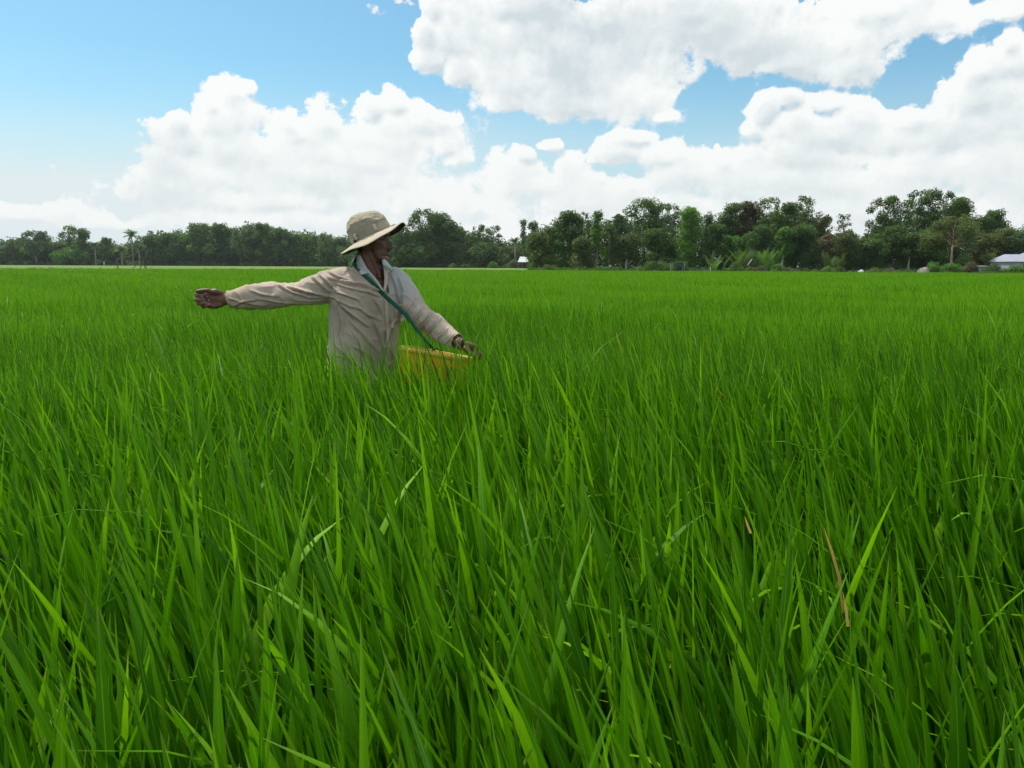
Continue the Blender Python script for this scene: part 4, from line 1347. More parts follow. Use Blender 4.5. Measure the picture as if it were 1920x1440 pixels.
WD = [(-.004, .014), (.004, .026), (.015, .040), (.03, .051), (.05, .058), (.075, .064), (.10, .069), (.125, .072), (.15, .075), (.17, .075), (.19, .067), (.205, .053), (.218, .032), (.228, .008)]
ip = lambda t, u: float(np.interp(u, [q[0] for q in t], [q[1] for q in t]))
gs = lambda x, c, w: math.exp(-((x - c) / w) ** 2)
def head_rings():
    rg = []
    us = list(np.linspace(-.004, .228, 78))
    n = 72
    for u in us:
        f0, b0, w0 = ip(FR, u), ip(BK, u), ip(WD, u)
        fc = (f0 + b0) / 2 + 0.004
        r = []
        for k in range(n):
            t = 2 * math.pi * k / n
            ct, st = math.cos(t), math.sin(t)
            pwr = 2.25
            x = math.copysign(abs(ct) ** (2 / pwr), ct)
            y = math.copysign(abs(st) ** (2 / pwr), st)
            f = fc + (f0 - fc) * x if ct > 0 else fc + (fc - b0) * x
            s = w0 * y
            if ct > 0:
                # nose: bridge to tip
                na = 0.0
                if .060 < u < .135:
                    na = np.interp(u, [.060, .068, .076, .086, .100, .118, .135], [0, .016, .027, .029, .022, .011, 0.0])
                f += float(na) * gs(s, 0, .0125 + 0.006 * gs(u, .074, .010))
                for sg in (-1, 1):
                    f += 0.008 * gs(s, sg * .013, .007) * gs(u, .073, .007)         # wings of the nose
                    f -= 0.014 * gs(s, sg * .031, .014) * gs(u, .119, .010)        # eye sockets
                    f += 0.006 * gs(s, sg * .030, .018) * gs(u, .136, .006)        # brow
                    f += 0.005 * gs(s, sg * .050, .014) * gs(u, .098, .014)        # cheekbone
                    f -= 0.006 * gs(s, sg * .045, .014) * gs(u, .062, .016)        # hollow cheek
                f += 0.004 * gs(s, 0, .020) * (gs(u, .0545, .0045) + gs(u, .0445, .0045))   # lips
                f -= 0.005 * gs(s, 0, .022) * gs(u, .0495, .0025)
                f -= 0.003 * gs(s, 0, .020) * gs(u, .036, .005)
            if st != 0 and u < .20:
                s += math.copysign(1, st) * (0.004 * gs(f, .045, .018) * gs(u, .100, .014) - 0.006 * gs(f, .02, .03) * gs(u, .055, .02))
            r.append(head_point(f, s, u))
        rg.append(r)
    return rg

# ---- body
body = MB()
body.rings(head_rings())
for sg in (-1, 1):                                  # ears
    ear = [head_point(0.004 + 0.003 * math.cos(a) * 0 - .010 + .012 * math.cos(a) * 0, 0, 0) for a in (0,)]
    rg = []
    for i in range(7):
        t = i / 6
        r = 0.5 + 0.5 * math.sin(math.pi * t)
        rg.append([head_point(-.006 + .015 * r * math.cos(a) - .006 * (t - .5), sg * (.070 + .010 * t + .004 * math.sin(a)), .098 + .030 * r * math.sin(a) * 1.0) for a in [2 * math.pi * k / 14 for k in range(14)]])
    body.rings([[v.lerp(sum(rg[0], Vector()) / 14, 0.35) for v in rg[0]]] + rg[1:4] + [[v.lerp(sum(rg[5], Vector()) / 14, 0.25) for v in rg[5]]])
# neck
nb = P(698, 520, PY - 0.005)
body.tube([nb + Vector((0.0, 0.02, -0.06)), nb, P(695, 500, PY - 0.005), P(693, 478, PY), P(693, 462, PY)],
          [(.070, .062), (.062, .058), (.0545, .055), (.054, .056), (.055, .058)], n=24, ref=CF)
# sinews of the neck
body.tube([P(712, 520, PY - 0.055), P(706, 500, PY - .050), P(690, 470, PY - .050)], [.010, .011, .010], n=8)
body.rings(torso_rings([
    (0.80, 684, .150, .100, 0.0), (0.90, 684, .150, .100, 0), (1.02, 682, .135, .090, 0), (1.10, 682, .132, .088, 0), (1.20, 684, .142, .098, 0),
    (1.30, 688, .158, .104, 0), (1.37, 690, .165, .100, 0), (1.42, 692, .155, .086, 0.005), (1.455, 695, .110, .066, 0.01), (1.48, 696, .066, .052, 0.01)]))
# arms under the sleeves
AR = [(652, 528, PY - .03), (612, 540, PY - .05), (560, 550, PY - .06), (512, 553, PY - .06), (462, 557, PY - .07), (430, 561, PY - .07)]
body.tube([P(*q) for q in AR], [.055, .050, .043, .038, .033, .028], n=16)
AL_ = [(740, 522, PY + .03), (764, 555, PY + .02), (788, 590, PY - .02), (811, 609, PY - .06), (832, 625, PY - .115), (860, 641, PY - .17)]
body.tube([P(*q) for q in AL_], [.050, .044, .036, .032, .027, .0245], n=16)
# legs and feet
for sg in (-1, 1):
    hip = FEET + CX * sg * .085 + Vector((0, 0, .84))
    kn = FEET + CX * sg * .12 + CF * .02 + Vector((0, 0, .46))
    an = FEET + CX * sg * .14 + CF * -.01 + Vector((0, 0, .06))
    body.tube([hip, kn, (kn + an) / 2 + CF * -.02, an], [.085, .055, .052, .036], n=16)
    body.tube([an + CF * -.04 + Vector((0, 0, -.02)), an + CF * .07 + Vector((0, 0, -.03)), an + CF * .17 + Vector((0, 0, -.035))], [(.035, .03), (.042, .028), (.038, .016)], n=12, ref=(0, 0, 1))

# right hand: palm towards the camera, fingers curled round the granules, thumb along the top
HD = PY - .075
def hp(px, py, dy):
    return P(px, py, HD + dy)
body.tube([hp(432, 561, 0), hp(424, 561.5, 0), hp(414, 560, .002), hp(402, 559.5, .006), hp(390, 559, .012), hp(381, 558, .014)],
          [(.024, .027), (.020, .027), (.021, .034), (.021, .042), (.018, .043), (.013, .038)], n=20, ref=(0, 0, 1))
body.tube([hp(416, 571, -.006), hp(404, 574, -.010), hp(392, 574, -.008)], [.012, .014, .011], n=10)        # heel of the little finger side
body.tube([hp(414, 550, -.006), hp(404, 547, -.014), hp(394, 546.5, -.016)], [.014, .016, .012], n=12)      # ball of the thumb
body.tube([hp(398, 547, -.016), hp(389, 544.5, -.024), hp(378, 545, -.030), hp(369, 546.5, -.034)], [.0125, .0105, .0100, .0085], n=12)
FG = [
    [(386, 549.5, .012), (373, 549.5, .004), (367.5, 552, -.016), (372.5, 554.0, -.032), (378.5, 554.5, -.030)],
    [(385, 556, .015), (371, 558, .006), (366.5, 561.5, -.014), (374.0, 563.0, -.033), (381.0, 562.5, -.031)],
    [(386, 563, .014), (374, 567, .004), (371.5, 569.5, -.016), (379.5, 569.5, -.034), (386.0, 568.0, -.031)],
    [(390, 569, .010), (380, 574, .000), (380.0, 575.8, -.016), (388.0, 574.0, -.030), (393.0, 571.5, -.028)],
]
for i, f_ in enumerate(FG):
    k = (1.0, 1.04, 0.98, 0.86)[i]
    body.tube([hp(*q) for q in f_], [.0102 * k, .0100 * k, .0096 * k, .0092 * k, .0080 * k], n=12)

# left hand on the rim of the tub
LD = PY - .185
def lp(px, py, dy):
    return P(px, py, LD + dy)
body.tube([lp(859, 641, .010), lp(866, 645.5, .002), lp(874, 650.5, -.004), lp(883, 656.0, -.008), (lp(890, 660, -.006))],
          [(.025, .023), (.022, .021), (.017, .033), (.015, .039), (.012, .037)], n=18, ref=(0.35, -0.55, 0.75))
LG = [
    [(885, 655.0, .022), (894, 657.5, .022), (900, 662, .018), (899, 669, .012)],
    [(886, 657.0, .004), (895, 660.0, .000), (900.5, 665, -.004), (898.5, 672, -.006)],
    [(885.5, 659.5, -.016), (893.5, 663.5, -.022), (897.5, 668.5, -.024), (894.5, 675, -.022)],
    [(883, 661.5, -.032), (889, 666.0, -.040), (891.5, 671, -.042), (889.0, 676, -.038)],
]
for i, f_ in enumerate(LG):
    k = (0.98, 1.02, 0.97, 0.85)[i]
    body.tube([lp(*q) for q in f_], [.0098 * k, .0094 * k, .0088 * k, .0078 * k], n=12)
body.tube([lp(872, 652.5, -.028), lp(878, 659, -.040), lp(884, 664.5, -.046), lp(888.5, 668.5, -.046)], [.0125, .0110, .0095, .0085], n=12)

me_body = remeshed(body, 0.0036, 2, 0.4)
me_body.name = 'body'
body_ob = link_mesh('body', me_body, m_skin, person)
BOFF = FEET

# ---- shirt
sh = MB()
sh.rings(torso_rings([
    (0.90, 680, .168, .125, 0.0), (0.96, 680, .168, .124, 0), (1.03, 680, .166, .120, 0), (1.10, 680, .165, .117, 0), (1.18, 683, .168, .119, 0),
    (1.26, 686, .176, .122, 0), (1.33, 689, .184, .122, 0), (1.385, 690, .182, .114, 0.0), (1.42, 691, .168, .100, 0.004), (1.450, 693, .135, .086, 0.01),
    (1.478, 694, .098, .074, 0.014), (1.496, 694, .076, .068, 0.016)], pw=2.3))
SR = [(662, 530, PY + .00, .076), (640, 533, PY - .02, .082), (616, 538, PY - .04, .074), (598, 543, PY - .05, .069), (582, 547, PY - .055, .067), (566, 550.5, PY - .06, .0575), (548, 552.5, PY - .06, .0555), (528, 553.5, PY - .06, .0585), (509, 553.5, PY - .06, .061), (486, 555.5, PY - .065, .0585), (462, 556.8, PY - .07, .0555), (444, 559, PY - .07, .0475), (429, 561.5, PY - .07, .0395), (425, 562, PY - .07, .038)]
sh.tube([P(a, b, c) for a, b, c, r in SR], [(r * 0.92, r) for a, b, c, r in SR], n=28, ref=(0, 0, 1), round_ends=False)
SL = [(728, 524, PY + .035, .074), (742, 530, PY + .03, .076), (756, 548, PY + .02, .068), (768, 566, PY + .01, .062), (781, 585, PY - .01, .058), (797, 599, PY - .035, .056), (813, 610.5, PY - .06, .054), (831, 624.5, PY - .113, .047), (846, 633.5, PY - .143, .041), (861, 641.5, PY - .173, .036)]
sh.tube([P(a, b, c) for a, b, c, r in SL], [r for a, b, c, r in SL], n=28, round_ends=False)
me_sh = remeshed(sh, 0.0042, 7, 0.5)
co, no = get_co(me_sh), get_no(me_sh)

def fold(pts, amp, wid, side=0.0):
    """a crease along a line seen in the photograph, pressed into the front of the cloth"""
    global co
    pts = [P(a, b, PY - .10) for a, b in pts]
    best = np.full(len(co), 1e9)
    sgn = np.zeros(len(co))
    along = np.zeros(len(co))
    # distance measured across the line of sight: the fold runs through the thickness of the sleeve front
    q = co - np.array(EYE)
    k = (PY - .10) / q[:, 1]
    X, Z = q[:, 0] * k, q[:, 2] * k
    m = len(pts) - 1
    for i in range(m):
        a, b = pts[i] - EYE, pts[i + 1] - EYE
        ax, az_, bx, bz = a.x, a.z, b.x, b.z
        L2 = (bx - ax) ** 2 + (bz - az_) ** 2
        t = np.clip(((X - ax) * (bx - ax) + (Z - az_) * (bz - az_)) / L2, 0, 1)
        dx, dz = X - (ax + t * (bx - ax)), Z - (az_ + t * (bz - az_))
        d = np.hypot(dx, dz)
        s_ = np.sign((bx - ax) * dz - (bz - az_) * dx)
        u = d < best
        best = np.where(u, d, best)
        sgn = np.where(u, s_, sgn)
        along = np.where(u, (i + t) / m, along)
    env = np.sin(np.pi * np.clip(along * 0.92 + 0.04, 0, 1)) ** 0.6
    front = np.clip(-no[:, 1] * 1.6, 0, 1)
    sd = best * sgn
    wid = wid * 0.68
    ridge = np.exp(-(sd / wid) ** 2) - 0.75 * np.exp(-((sd + 1.7 * wid) / (wid * 0.9)) ** 2)
    ridge[best > 6 * wid] = 0
    co += no * (2.15 * amp * ridge * env * front)[:, None]

FOLDS = [
    ([(618, 522), (650, 530), (680, 534), (716, 546)], .0075, .008), ([(622, 545), (648, 553), (672, 562)], .0060, .007),
    ([(612, 508), (634, 520), (660, 527)], .005, .007), ([(640, 570), (662, 590), (690, 612)], .0070, .009),
    ([(620, 556), (652, 572), (676, 580)], .0055, .008),
    ([(584, 519), (602, 534), (623, 551)], .0080, .007), ([(595, 512), (612, 528), (628, 545)], .006, .006),
    ([(537, 536), (572, 546), (623, 556)], .0080, .008), ([(522, 534), (548, 548), (580, 556), (625, 558)], .0065, .008),
    ([(560, 564), (590, 562), (622, 563)], .005, .007), ([(430, 560), (460, 566), (500, 572)], .005, .008), ([(470, 545), (490, 552), (520, 556)], .004, .009),
    ([(436, 572), (458, 564), (480, 562)], .005, .007),
    ([(636, 582), (644, 602), (640, 632), (650, 662)], .007, .010), ([(630, 648), (642, 657), (662, 678), (676, 690)], .0075, .009),
    ([(700, 600), (712, 625), (722, 655), (728, 680)], .006, .008), ([(740, 600), (728, 625), (724, 660)], .006, .007),
    ([(665, 650), (690, 664), (706, 685)], .005, .009), ([(630, 666), (650, 672), (668, 690)], .006, .007),
    ([(748, 520), (757, 545), (756, 575)], .005, .008), ([(735, 515), (745, 540), (750, 566)], .004, .008),
    ([(798, 574), (790, 590), (774, 604)], .0080, .007), ([(812, 584), (802, 602), (786, 618)], .0080, .007), ([(828, 596), (816, 612), (802, 626)], .0080, .007),
    ([(840, 612), (832, 624), (820, 634)], .0060, .006), ([(782, 556), (778, 575), (764, 592)], .006, .008), ([(852, 622), (844, 634), (836, 642)], .004, .006),
    ([(664, 570), (690, 590), (712, 600)], .004, .010), ([(626, 530), (655, 541), (690, 548), (712, 556)], .005, .006), ([(630, 563), (650, 580), (668, 596)], .005, .006), ([(606, 520), (622, 536), (636, 548)], .005, .005),
    ([(700, 560), (712, 575), (720, 596)], .004, .006), ([(734, 600), (738, 620), (737, 650)], .005, .006), ([(660, 620), (676, 645), (690, 680)], .004, .008), ([(480, 560), (520, 566), (560, 570)], .004, .006), ([(648, 500), (664, 506), (676, 516)], .004, .005), ([(655, 600), (680, 625), (700, 650)], .004, .011),
]
for (pl, am, wd) in FOLDS:
    fold(pl, am, wd)
for i in range(len(co)):
    v = co[i]
    a = noise.noise((v[0] * 9, v[1] * 9, v[2] * 6)) * 0.008 + noise.noise((v[0] * 24 + 5, v[1] * 24, v[2] * 18)) * 0.0028
    rdg = 1 - abs(noise.noise((v[0] * 17 + v[2] * 8, v[1] * 14, v[2] * 11))) * 2.4
    co[i] = v + no[i] * (a + 0.0055 * max(0, rdg) ** 3)
set_co(me_sh, co)

def project(v):
    d = CR.transposed() @ (Vector(v) - EYE)
    return 960 + F * d.x / -d.z, 720 - F * d.y / -d.z

# open neck, hem and cuffs: faces taken away
VN = [(681, 470), (684, 496), (699, 520), (716, 545), (719, 548), (722, 530), (719, 505), (716, 488), (714, 470)]
def inside(poly, x, y):
    r = False
    j = len(poly) - 1
    for i in range(len(poly)):
        xi, yi = poly[i]; xj, yj = poly[j]
        if (yi > y) != (yj > y) and x < (xj - xi) * (y - yi) / (yj - yi) + xi:
            r = not r
        j = i
    return r
bm = bmesh.new(); bm.from_mesh(me_sh)
kill = []
hemz = 0.925
cuffR = P(428, 562, PY - .07); axR = (P(425, 562, PY - .07) - P(444, 559, PY - .07)).normalized()
cuffL = P(857.5, 640, PY - .167); axL = (P(859, 641, PY - .17) - P(846, 634, PY - .14)).normalized()
for f in bm.faces:
    c = f.calc_center_median()
    if c.z < hemz: kill.append(f); continue
    if (c - cuffR).dot(axR) > 0 and c.x < P(450, 562, PY).x: kill.append(f); continue
    if (c - cuffL).dot(axL) > 0 and (c - cuffL).length < 0.12: kill.append(f); continue
    x, y = project(c)
    if f.normal.y < 0.1 and c.z > 1.3 and inside(VN, x, y): kill.append(f); continue
    if c.z > 1.478 and abs(x - 696) < 40 and (Vector((c.x, c.y, 0)) - Vector((nb.x, nb.y, 0))).length < 0.068 and f.normal.z > 0.3: kill.append(f)
bmesh.ops.delete(bm, geom=kill, context='FACES')
def trim(c, ax, reach):
    fs = [f for f in bm.faces if (f.calc_center_median() - c).length < reach]
    vs = {v for f in fs for v in f.verts}
    es = {e for f in fs for e in f.edges}
    bmesh.ops.bisect_plane(bm, geom=list(vs) + list(es) + fs, plane_co=c, plane_no=ax, clear_outer=True)
trim(cuffR - axR * .004, axR, .10)
trim(cuffL - axL * .004, axL, .075)
bmesh.ops.bisect_plane(bm, geom=bm.verts[:] + bm.edges[:] + bm.faces[:], plane_co=(0, 0, hemz + .012), plane_no=(0, 0, -1), clear_outer=True)
bm.to_mesh(me_sh); bm.free()
co = get_co(me_sh)
fade = np.zeros(len(co)); cuff = np.zeros(len(co)); soil_shade = np.zeros(len(co))
for i, v in enumerate(co):
    x, y = project(v)
    fade[i] = max(0.0, min(1.0, (x - 712) / 28)) * max(0.0, min(1.0, (600 - y) / 60)) * max(0.0, min(1.0, (800 - x) / 40))
    cuff[i] = max(0.0, min(1.0, (490 - x) / 60)) * 0.75
    g2 = lambda cx_, cy_, rx_, ry_: math.exp(-((x - cx_) / rx_) ** 2 - ((y - cy_) / ry_) ** 2)
    soil_shade[i] = min(1.0, 0.75 * g2(705, 625, 32, 40) + 0.55 * g2(700, 565, 30, 22) + 0.6 * g2(632, 575, 10, 26) + 0.5 * g2(650, 520, 22, 14) + 0.6 * g2(690, 672, 40, 20) + 0.45 * g2(520, 572, 80, 9) + 0.5 * g2(800, 612, 20, 14))  # grime on chest and belly, plus painted shade under the sleeve and armpit
    if x > 800:
        cuff[i] = max(0, min(1, (x - 835) / 25)) * 0.45
for nm, a in (('fade', fade), ('cuff', cuff), ('soil_shade', soil_shade)):
    at = me_sh.attributes.new(nm, 'FLOAT', 'POINT')
    at.data.foreach_set('value', a.astype(np.float32))
me_sh.name = 'shirt'
shirt = link_mesh('shirt', me_sh, m_shirt, person)
md = shirt.modifiers.new('cloth_thickness', 'SOLIDIFY')
md.thickness = 0.0022
md.offset = -1

# BVH of the clothed body for laying straps and seams on it
def bvh_of(obs):
    V, Fc, off = [], [], 0
    for me in obs:
        c = get_co(me) + np.array(BOFF)[None]
        V += [tuple(x) for x in c]
        Fc += [tuple(i + off for i in p.vertices) for p in me.polygons]
        off += len(c)
    return BVHTree.FromPolygons(V, Fc)
BV_S = bvh_of([me_sh, me_body])
def on(px, py, off=0.003, bv=None, maxd=None, default=None):
    d = ray(px, py)
    h = (bv or BV_S).ray_cast(EYE, d)
    if h[0] is None:
        return P(px, py, default or PY - .1)
    return h[0] - d * off
def ribbon(name, left, right, mat, parent, off=0.004, thick=0.0025, sub=6, pts3=None, drape=True):
    """a strip of cloth between two lines of the photograph laid on the surface below"""
    def dense(a):
        o = []
        for i in range(len(a) - 1):
            for k in range(sub):
                t = k / sub
                o.append((a[i][0] * (1 - t) + a[i + 1][0] * t, a[i][1] * (1 - t) + a[i + 1][1] * t))
        o.append(a[-1])
        return o
    L, R_ = dense(left), dense(right)
    V, Fc = [], []
    nx = 5
    for (a, b) in zip(L, R_):
        for k in range(nx):
            t = k / (nx - 1)
            V.append(on(a[0] * (1 - t) + b[0] * t, a[1] * (1 - t) + b[1] * t, off))
    # keep the strip from jumping into holes
    for it in range(3):
        for i in range(1, len(L) - 1):
            for k in range(nx):
                u, v, w = V[(i - 1) * nx + k], V[i * nx + k], V[(i + 1) * nx + k]
                m_ = (u + w) / 2
                if (v - m_).length > 0.012:
                    V[i * nx + k] = EYE + (v - EYE).normalized() * (m_ - EYE).length
    for i in range(len(L) - 1):
        for k in range(nx - 1):
            Fc.append((i * nx + k, i * nx + k + 1, (i + 1) * nx + k + 1, (i + 1) * nx + k))
    m_ = MB(); m_.add(V, Fc)
    o = m_.build(name, mat, parent, normals=False)
    s = o.modifiers.new('t', 'SOLIDIFY'); s.thickness = thick; s.offset = 0
    return o

# collar: stand round the back of the neck, two wings folded over in front
cb = MB()
rg = []
nc = P(695, 486, PY + .005)
for k in range(33):
    a = math.radians(-62 + (360 - 0 + 2 * 62 - 124) * 0) if False else None
for k in range(37):
    t = k / 36
    a = math.radians(150) + t * math.radians(-300)      # open towards the front (CF)
    dirn = CF * -math.cos(a) * -1 + CX * math.sin(a) * -1
    dirn = (CF * math.cos(a) + CX * math.sin(a))
    # a = +-150 deg is near the back seam; measured from the front
    rg.append(dirn)
V, Fc = [], []
angs = [math.radians(x) for x in np.linspace(98, 278, 37)]
for a in angs:
    dirn = CF * math.cos(a) + CX * math.sin(a)
    fr = max(0, math.cos(a))
    up = 0.012 * (1 - math.cos(a)) / 2
    prof = [(0.069, -0.012 - fr * .02), (0.066, 0.014 + up), (0.069, 0.022 + up - fr * .004), (0.078, 0.014 + up), (0.092, -0.010 - fr * .012)]
    for (r, z) in prof:
        V.append(nc + dirn * r + Vector((0, 0, z - 0.006)))
for i in range(len(angs) - 1):
    for k in range(4):
        Fc.append((i * 5 + k, i * 5 + k + 1, (i + 1) * 5 + k + 1, (i + 1) * 5 + k))
cm = MB(); cm.add(V, Fc)
col_ob = cm.build('collar', m_collar, shirt, normals=False)
s = col_ob.modifiers.new('t', 'SOLIDIFY'); s.thickness = 0.003; s.offset = 0
def wing(name, rows, mat, off=0.006, thick=0.0035, sub=5, nx=6):
    """collar wing: rows of (outer px, py, y), (inner px, py, y); never below the cloth"""
    V = []
    R_ = []
    for i in range(len(rows) - 1):
        for k in range(sub):
            t = k / sub
            R_.append([tuple(rows[i][e][c] * (1 - t) + rows[i + 1][e][c] * t for c in range(3)) for e in range(2)])
    R_.append(rows[-1])
    for (a, b) in R_:
        for k in range(nx):
            t = k / (nx - 1)
            px_, py_, yy = [a[c] * (1 - t) + b[c] * t for c in range(3)]
            yy -= 0.006 * math.sin(math.pi * t)
            v = on(px_, py_, off)
            V.append(P(px_, py_, min(yy, v.y)) if abs(v.y - yy) < .05 else P(px_, py_, yy))
    for it in range(4):
        W_ = list(V)
        for i in range(1, len(R_) - 1):
            for k in range(nx):
                m2 = (V[(i - 1) * nx + k] + V[(i + 1) * nx + k]) / 2
                W_[i * nx + k] = EYE + (V[i * nx + k] - EYE).normalized() * min((m2 - EYE).length, (V[i * nx + k] - EYE).length + .002)
        V = W_
    m_ = MB()
    m_.add(V, [(i * nx + k, i * nx + k + 1, (i + 1) * nx + k + 1, (i + 1) * nx + k) for i in range(len(R_) - 1) for k in range(nx - 1)])
    o = m_.build(name, mat, shirt, normals=False)
    s = o.modifiers.new('t', 'SOLIDIFY'); s.thickness = thick; s.offset = 0
Y = PY
wing('lapel', [((667, 478, Y + .02), (675, 478, Y - .035)), ((667.5, 490, Y - .01), (682, 491, Y - .062)), ((671, 502, Y - .045), (689, 504, Y - .082)), ((677, 515, Y - .075), (693, 511.5, Y - .092)),
               ], m_collar, off=.013)
wing('lapel', [((686, 506, Y - .078), (689, 504, Y - .080)), ((694, 516, Y - .090), (698, 515, Y - .095)), ((705, 529, Y - .099), (709, 528, Y - .102)), ((716, 544, Y - .112), (719, 545, Y - .114))], m_collar, off=.003)
wing('lapel', [((722, 486, Y - .015), (716, 487, Y - .045)), ((731, 497, Y - .035), (718, 498, Y - .065)), ((738, 506, Y - .055), (720, 508, Y - .078)), ((727, 513, Y - .075), (722, 512, Y - .082))], m_collar)
wing('lapel', [((724, 503, Y - .07), (719, 500, Y - .070)), ((727, 516, Y - .085), (721, 516, Y - .088)), ((726, 532, Y - .098), (721, 532, Y - .100)), ((722, 547, Y - .110), (718, 547, Y - .112))], m_shirt, off=.003)
BV_C = bvh_of([me_sh])
# button band, pocket, shoulder seam
ribbon('button_band', [(717, 546), (722, 570), (723, 600), (725, 640), (727, 690)], [(722, 546), (728, 570), (729, 600), (731, 640), (733, 690)], m_shirt, shirt, off=0.0045, thick=0.003)
for (bx_, by_) in ((721.5, 556), (725, 578), (726, 602), (727, 626), (729, 650)):
    m_ = MB(); c = on(bx_, by_, 0.006); m_.ball(c, (.0048, .002, .0048), 10, 6)
    m_.build('button', m_loop, shirt)
ribbon('pocket', [(739, 572), (740, 585), (741, 598), (742, 606)], [(763, 569), (762, 582), (760, 594), (757, 602)], m_shirt, shirt, off=0.0035, thick=0.004)

# ---- trousers
tr_ = MB()
tr_.rings(torso_rings([(0.80, 684, .165, .118, 0), (0.88, 684, .164, .117, 0), (0.96, 683, .156, .110, 0), (1.0, 683, .150, .104, 0)]))
for sg in (-1, 1):
    hip = FEET + CX * sg * .085 + Vector((0, 0, .86))
    kn = FEET + CX * sg * .12 + CF * .02 + Vector((0, 0, .46))
    an = FEET + CX * sg * .14 + CF * -.01 + Vector((0, 0, .20))
    tr_.tube([hip, kn, an], [.098, .075, .066], n=18, round_ends=False)
me_t = remeshed(tr_, 0.009, 3, 0.5)
link_mesh('trousers', me_t, m_trousers, person)

# ---- hair
hb = MB()
rg = []
for u in np.linspace(.050, .232, 28):
    b0, w0, f0 = ip(BK, u), ip(WD, u), ip(FR, u)
    r = []
    front = float(np.interp(u, [.05, .09, .135], [-.055, -.035, .012])) if u < .135 else 0.012 + (u - .135) / .06 * .06
    front = min(front, f0 + .004)
    fc = (front + b0) / 2
    for k in range(30):
        t = 2 * math.pi * k / 30
        f = fc + (front - b0 + .008) / 2 * math.cos(t)
        s_ = (w0 + .0045) * math.sin(t) * (1.0 if u > .1 else 0.97)
        jn = 0.0015 * math.sin(9 * t + 60 * u)
        r.append(head_point(f + jn, s_ + jn, u))
    rg.append(r)
hb.rings(rg)
hb.build('hair', m_hair, person)

# eyes, brows, moustache
for sg in (-1, 1):
    m_ = MB(); m_.ball(head_point(.0600, sg * .031, .1185), .0125, 16, 10)
    e = m_.build('eye', m_eye, person)
    m_ = MB(); m_.ball(head_point(.0700, sg * .0315, .1180), (.0045, .0045, .0055), 10, 6)
    m_.build('iris', m_iris, e)
    m_ = MB()
    m_.tube([head_point(.085, sg * .014, .136), head_point(.084, sg * .028, .1405), head_point(.070, sg * .046, .137)], [(.003, .0025), (.004, .003), (.002, .0018)], n=8)
    m_.build('eyebrow', m_hair, person)
m_ = MB()
m_.tube([head_point(.068, -.026, .0575), head_point(.0855, -.012, .0625), head_point(.0905, 0, .064), head_point(.0855, .012, .0625), head_point(.068, .026, .0575)],
        [(.002, .002), (.004, .0042), (.004, .0045), (.004, .0042), (.002, .002)], n=8, ref=(0, 0, 1))
m_.build('moustache', m_hair, person)

# ---- hat
TILT = math.radians(24.5)
ROLL = math.radians(2)
hR = Matrix.Rotation(-TILT, 3, 'Y') @ Matrix.Rotation(ROLL, 3, 'X')
hO = P(697.5, 444, PY - 0.005)
def hatp(f, s, u):
    v = hR @ Vector((f, -s, u))
    v = Matrix.Rotation(YAW, 3, 'Z') @ v
    return hO + v
HN = 96
def crown_rings():
    rg = []
    prof = [(1.0, 0.0), (.995, .012), (.99, .026), (.995, .042), (.995, .056), (.955, .070), (.90, .083), (.82, .095), (.71, .1055), (.57, .1135), (.42, .117), (.22, .1195), (.02, .120)]
    prof2 = []
    for i in range(len(prof) - 1):
        for k in range(3):
            t = k / 3
            prof2.append((prof[i][0] * (1 - t) + prof[i + 1][0] * t, prof[i][1] * (1 - t) + prof[i + 1][1] * t))
    prof2.append(prof[-1])
    for (k, h) in prof2:
        r = []
        for j in range(HN):
            t = 2 * math.pi * j / HN
            f, s_ = .0975 * k * math.cos(t), .088 * k * math.sin(t)
            hh = h + (0.006 * math.cos(t) if h > .05 else 0) * -1
            w = noise.noise((f * 26, s_ * 26, h * 34 + 2)) * .0050 + noise.noise((f * 60, s_ * 60 + 9, h * 70)) * .0028
            rr = 1 - abs(noise.noise((f * 20 + 8, s_ * 20, h * 40))) * 2.4
            w += 0.0045 * max(0, rr) ** 3
            w *= min(1, h / .02) * (1 if h < .1 else 0.7)
            nrm = Vector((math.cos(t), math.sin(t), 0)) * (1 if h < .08 else .4) + Vector((0, 0, .0 if h < .07 else .8))
            r.append(hatp(f + nrm.x * w, s_ + nrm.y * w, hh + nrm.z * w))
        rg.append(r)
    return rg
hatm = MB()
hatm.rings(crown_rings(), caps=False)
k0 = len(hatm.v) - HN
hatm.f.append(tuple(range(k0, k0 + HN)))
hat = hatm.build('hat', m_hat, person, normals=False)
s = hat.modifiers.new('t', 'SOLIDIFY'); s.thickness = 0.002; s.offset = -1
def brim_h(t, q):
    side = abs(math.sin(t))
    fr = math.cos(t)
    near = math.sin(t)
    drop = (0.012 + (0.026 if near > 0 else 0.0) * side ** 1.3) * max(q, 0) ** 1.15
    lift = 0.004 * q * max(0, fr) ** 2 + 0.003 * q * max(0, -fr)
    return -drop + lift + 0.0035 * q * math.sin(3 * t + 1.0) + 0.002 * q * math.sin(7 * t)
def brim_rings(du=0.0, n=9, q0=0.0, q1=1.0):
    rg = []
    for i in range(n):
        q = q0 + (q1 - q0) * i / (n - 1)
        r = []
        for j in range(HN):
            t = 2 * math.pi * j / HN
            f = (.0965 + (.170 - .0965) * q) * math.cos(t)
            s_ = (.0870 + (.152 - .0870) * q) * math.sin(t)
            r.append(hatp(f, s_, brim_h(t, q) + du))
        rg.append(r)
    return rg
m_ = MB(); m_.rings(brim_rings(0.0), caps=False)
br = m_.build('brim', m_brim, hat, normals=False)
s = br.modifiers.new('t', 'SOLIDIFY'); s.thickness = 0.0022; s.offset = 0
m_ = MB(); m_.rings(brim_rings(-0.003, 9, -0.08, 0.985), caps=False)
lin = m_.build('brim_lining', m_lining, hat, normals=False)
